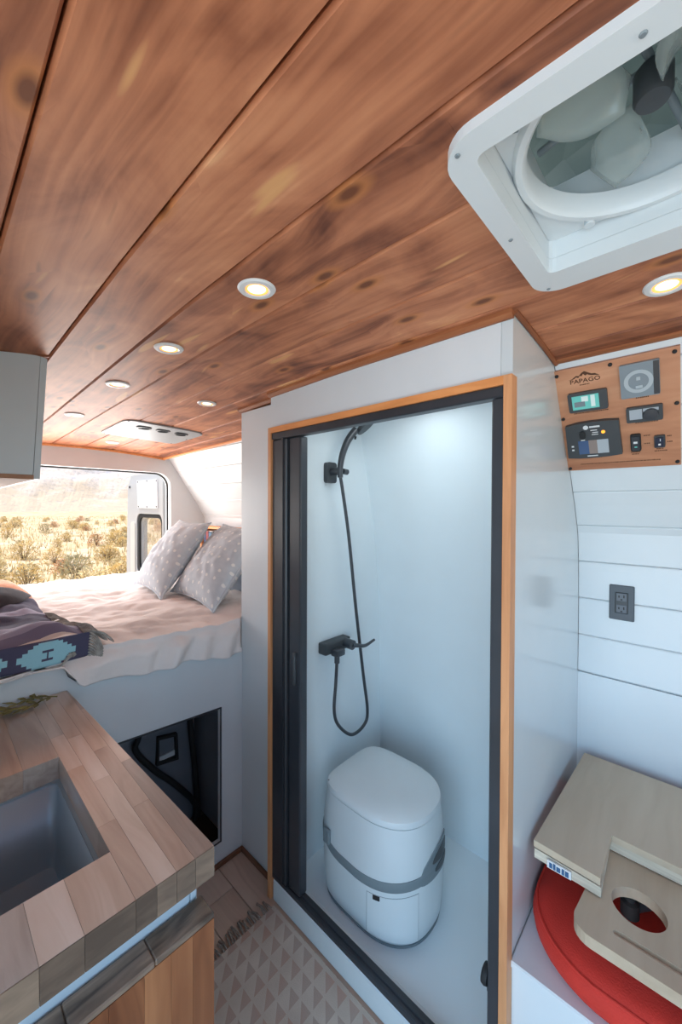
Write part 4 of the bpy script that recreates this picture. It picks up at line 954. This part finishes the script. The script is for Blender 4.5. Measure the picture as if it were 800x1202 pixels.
for i in range(16):
    for j in range(4): x, y = .70 + i * .017, 2.21 + j * .022; gm.prism(circ(x, y, .0045, 6), [], CF, .0058, .0064)
mk('perforation', gm, DGREY, vp, kind='stuff')

# ------------------------------------------------------------------ roof fan
fn_ = thing('roof_fan', 'white square roof vent fan with clear lid in the plank ceiling', 'roof fan', (.60, .02, 1.89))
mk('flange', MB().prism(rrect(.412, .824, -.146, .234, .045, 8), [rrect(FX0, FX1, FY0, FY1, .012, 3)[::-1]], XY, 1.880, 1.905), PLAST, fn_)
iw = rrect(FX0, FX1, FY0, FY1, .012, 3); ow = rrect(FX0 - .006, FX1 + .006, FY0 - .006, FY1 + .006, .015, 3)
mk('recess_wall', MB().prism(ow, [iw[::-1]], XY, 1.9055, 2.03), PLAST, fn_)
FC = (.604, .046)
mk('shroud_plate', MB().prism(rrect(FX0 + .0005, FX1 - .0005, FY0 + .0005, FY1 - .0005, .011, 3), [circ(*FC, .140, 48)[::-1]], XY, 1.936, 1.942), PLAST, fn_)
mk('shroud_ring', MB().lathe([(.139, .024), (.139, -.004), (.144, -.010), (.152, -.010), (.156, -.004), (.156, .0)], (*FC, 1.936), (0, 0, 1), 64, True), PLAST, fn_, 50)
mk('corner_latch', MB().tube(spline([(.47, .15, 1.933), (.475, .175, 1.930), (.49, .180, 1.930), (.50, .168, 1.932)], 4), .0035, 8).box(.463, .470, .135, .185, 1.930, 1.9355), GREYP, fn_, 50)
mk('ring_tab', MB().lathe([(.0005, -.012), (.008, -.0118), (.008, 0), (.0005, .001)], (.737, .135, 1.936), (0, 0, 1), 14), PLAST, fn_, 40)
for k in range(4):
    a0 = pi / 2 * k + .55; mb = MB(); nn = 10
    def bf(u, v):
        r = .028 + .100 * u; wd = (.35 + .55 * sin(pi * min(1, u * 1.05) ** .8)) ; a = a0 + (v - .5) * wd * (1.15 - .35 * u); return (FC[0] + r * cos(a), FC[1] + r * sin(a), 1.972 + (v - .5) * .034)
    o = mk('blade', mb.grid(nn, 5, bf), BLADE, fn_, 80, recalc=False, solid=.002)
mk('motor', MB().lathe([(.0005, 1.958), (.017, 1.959), (.020, 1.965), (.020, 1.995), (.016, 2.0), (.0005, 2.001)], (*FC, 0), (0, 0, 1), 24), DGREY, fn_, 40)
mk('support_arm', MB().tube([(FC[0] - .137, FC[1] + .03, 2.0), (FC[0], FC[1], 2.005), (FC[0] + .137, FC[1] - .03, 2.0)], .005, 8).tube([(FC[0] - .03, FC[1] - .137, 2.0), (FC[0], FC[1], 2.005), (FC[0] + .03, FC[1] + .137, 2.0)], .005, 8), GREYP, fn_, 50)
def dome(u, v):
    x, y = (u * 2 - 1), (v * 2 - 1); return (FC[0] + x * .19, FC[1] + y * .19, 2.035 + .045 * (1 - x ** 4) * (1 - y ** 4) + .004 * nz(x * 4, y * 4))
mk('lid', MB().grid(24, 24, dome), DOME, fn_, 80, recalc=False, solid=.003)
for p in ((.43, .213), (.806, .213), (.43, .04), (.62, .218)): mk('screw', MB().lathe([(.0005, 0), (.0035, .0001), (.0025, .0015), (.0005, .0016)], (*p, 1.880), (0, 0, -1), 10), GREYP, fn_)

# ------------------------------------------------------------------ open rear door
rd = thing('rear_van_door', 'white rear van door swung open with a rounded window', 'van door', (1.29, 3.0, .2))
def drp(y0, y1, z0, z1): return [(y0, z0), (y1, z0), (y1, z1), (y0, z1)]
DO = [(3.0, .15), (3.90, .15), (3.91, 1.0), (3.86, 1.68), (3.80, 1.745), (3.10, 1.745), (3.03, 1.70)]
wn = rrect(3.10, 3.56, .92, 1.372, .06, 6)
mk('shell', MB().prism(DO, [wn[::-1]], YZ, 1.285, 1.335), VANW, rd)
mk('inner_frame', MB().prism([(3.04, .2), (3.84, .2), (3.85, 1.0), (3.81, 1.66), (3.10, 1.70), (3.06, 1.66)], [rrect(3.07, 3.60, .88, 1.405, .07, 6)[::-1]], YZ, 1.262, 1.2849), VANW, rd)
mk('window_seal', MB().prism(rrect(3.075, 3.595, .885, 1.400, .066, 6), [wn[::-1]], YZ, 1.268, 1.2845), RUBBER, rd)
mk('window_pane', MB().prism(rrect(3.098, 3.562, .918, 1.374, .06, 6), [], YZ, 1.304, 1.309), GLASS, rd)
ip = mk('insulation_panel', MB().prism([(3.14, 1.452), (3.55, 1.452), (3.575, 1.69), (3.15, 1.683)], [], YZ, 1.254, 1.2618), plain('white_insulation', (.85, .86, .87, 1), .5), rd)
for y, z in ((3.16, 1.465), (3.35, 1.463), (3.53, 1.465), (3.16, 1.672), (3.35, 1.677), (3.55, 1.677)): mk('rivet', MB().lathe([(.0005, 0), (.007, .0002), (.005, .004), (.0005, .0045)], (1.254, y, z), (-1, 0, 0), 10), DGREY, ip)
mk('corner_bolt', MB().lathe([(.0005, 0), (.012, .0003), (.010, .006), (.0005, .007)], (1.262, 3.76, 1.64), (-1, 0, 0), 12), RUBBER, rd)
mk('pull_channel', MB().prism(rrect(3.63, 3.73, .35, 1.33, .03, 5), [], YZ, 1.256, 1.2619), plain('door_pull_cream', (.66, .64, .60, 1), .4), rd)

# ------------------------------------------------------------------ outside: desert and mountain
GZ = -.62
def ground(u, v):
    x = -160 + 380 * u; y = -60 + 330 * v; r = math.hypot(x, y)
    return (x, y, GZ + min(1, max(0, (r - 6) / 20)) * (.25 * nz(x * .12, y * .12) + .10 * nz(x * .5, y * .5)))
o = struct('ground', MB().grid(150, 130, ground), SAND, 'sunlit sandy desert ground behind the van', 80)
def mount(u, v):
    a = R(-25 + 85 * u); r = 150 + 750 * v; x, y = r * sin(a), r * cos(a)
    ridge = max(0, v - .04)
    h = 420 * ridge ** 1.15 * (1 + .5 * nz(u * 6, v * 3)) + 34 * ridge ** .6 * nz(x * .012, y * .012) + 16 * ridge ** .5 * nz(x * .05, y * .05, 3) + 7 * ridge ** .4 * abs(nz(x * .13, y * .13, 6))
    if v > .45: h += 70 * (v - .45) * (1 + 1.6 * abs(nz(x * .02, y * .008, 9)))
    return (x, y, GZ - .5 + max(0, h))
struct('mountain', MB().grid(220, 120, mount), ROCK, 'pale rocky mountain slope beyond the desert brush', None)

def bush_mesh(seed, mat, nleaf=520, spike=.0):
    rnd = random.Random(seed); mb = MB()
    for k in range(nleaf):
        a = rnd.uniform(0, 2 * pi); h = rnd.random(); r = (rnd.random() ** .5) * (1 - .55 * h ** 2) * (1 + .25 * sin(a * 3 + seed)); p = Vector((.5 * r * cos(a), .5 * r * sin(a), h * .85))
        d_ = (Vector((cos(a), sin(a), rnd.uniform(.2, 1.8))) + Vector((rnd.uniform(-1, 1), rnd.uniform(-1, 1), rnd.uniform(-.5, .5))) * .8).normalized(); L = rnd.uniform(.06, .14); s_ = d_.orthogonal().normalized() * L * rnd.uniform(.12, .3)
        mb.add([p - s_, p + s_, p + d_ * L + s_ * .3, p + d_ * L - s_ * .3], [(0, 1, 2, 3)])
    me_o = mb; tw = MB()
    for k in range(16):
        a = rnd.uniform(0, 2 * pi); e = Vector((.42 * cos(a) * rnd.uniform(.4, 1), .42 * sin(a) * rnd.uniform(.4, 1), rnd.uniform(.4, .9))); tw.tube([(0, 0, -.08), e * .5 + Vector((0, 0, .03)), e], [.012, .008, .004], 4)
    return me_o, tw
protos = []
for i, (mt, nm, lab) in enumerate(((BUSH1, 'straw_brush', 'straw coloured dry'), (BUSH2, 'grey_green_brush', 'grey green'), (BUSH3, 'rust_brush', 'rusty brown'))):
    a, b = bush_mesh(11 + i, mt); 
    def meshof(n_, mb, m2):
        me = bpy.data.meshes.new(n_); me.from_pydata([Vector(v) for v in mb.v], [], mb.f); me.materials.append(m2); return me
    protos.append((meshof('foliage', a, mt), meshof('twigs', b, TWIG), lab))
rnd = random.Random(3); spots = []
near = [(1.35, 9.0, .75, 1), (2.55, 9.9, .95, 0), (2.0, 8.2, .5, 2), (3.3, 10.5, .9, 0), (4.1, 10.4, 1.2, 2), (1.7, 12.0, .8, 0), (2.9, 13.0, .9, 1)]
near_lab = ['grey green bush low in the doorway, beside the overhead cabinet edge', 'large straw coloured bush in the middle of the rear doorway', 'low rusty brown bush nearest the rear of the bed', 'straw coloured bush next to the open rear door', 'rusty brown bush seen through the rear door window', 'straw coloured bush behind the grey green one at the left of the doorway', 'grey green bush behind the big straw coloured bush in the doorway']
for (x, y, s, k), lb_ in zip(near, near_lab): spots.append((x, y, s, k, lb_))
for i in range(90):
    y = 13 + 60 * rnd.random() ** 1.3; x = y * rnd.uniform(.05, .52); k = rnd.choice((0, 0, 0, 1, 2)); spots.append((x, y, rnd.uniform(.5, 1.05), k, protos[k][2] + (' desert bush in the first rows behind the van' if y < 25 else ' desert bush halfway to the mountain' if y < 45 else ' desert bush small and far off at the foot of the mountain')))
for x, y, s, k, lb_ in spots:
    z = GZ + min(1, max(0, (math.hypot(x, y) - 6) / 20)) * (.25 * nz(x * .12, y * .12) + .10 * nz(x * .5, y * .5)) - .03
    t = thing('desert_bush', lb_, 'bush', (x, y, z), 'desert bushes behind the van'); t.scale = (s, s, s * rnd.uniform(.75, 1.0)); t.rotation_euler = (0, 0, rnd.uniform(0, 6))
    for nm, me in (('foliage', protos[k][0]), ('twigs', protos[k][1])):
        c = bpy.data.objects.new(nm, me); COL.objects.link(c); c.parent = t
gm = MB()
for i in range(5000):
    y = 5 + 90 * rnd.random() ** 1.5; x = y * rnd.uniform(0, .6); z = GZ + min(1, max(0, (math.hypot(x, y) - 6) / 20)) * (.25 * nz(x * .12, y * .12) + .10 * nz(x * .5, y * .5)) - .02
    for k in range(3):
        a = rnd.uniform(0, 6.3); h = rnd.uniform(.12, .4); wd = .02; gm.add([(x - wd * cos(a), y - wd * sin(a), z), (x + wd * cos(a), y + wd * sin(a), z), (x + .1 * rnd.uniform(-1, 1), y + .1 * rnd.uniform(-1, 1), z + h)], [(0, 1, 2)])
o = mk('dry_grass', gm, BUSH1, None, recalc=False); tag(o, 'dry yellow grass scattered over the desert', 'grass', None, 'stuff')
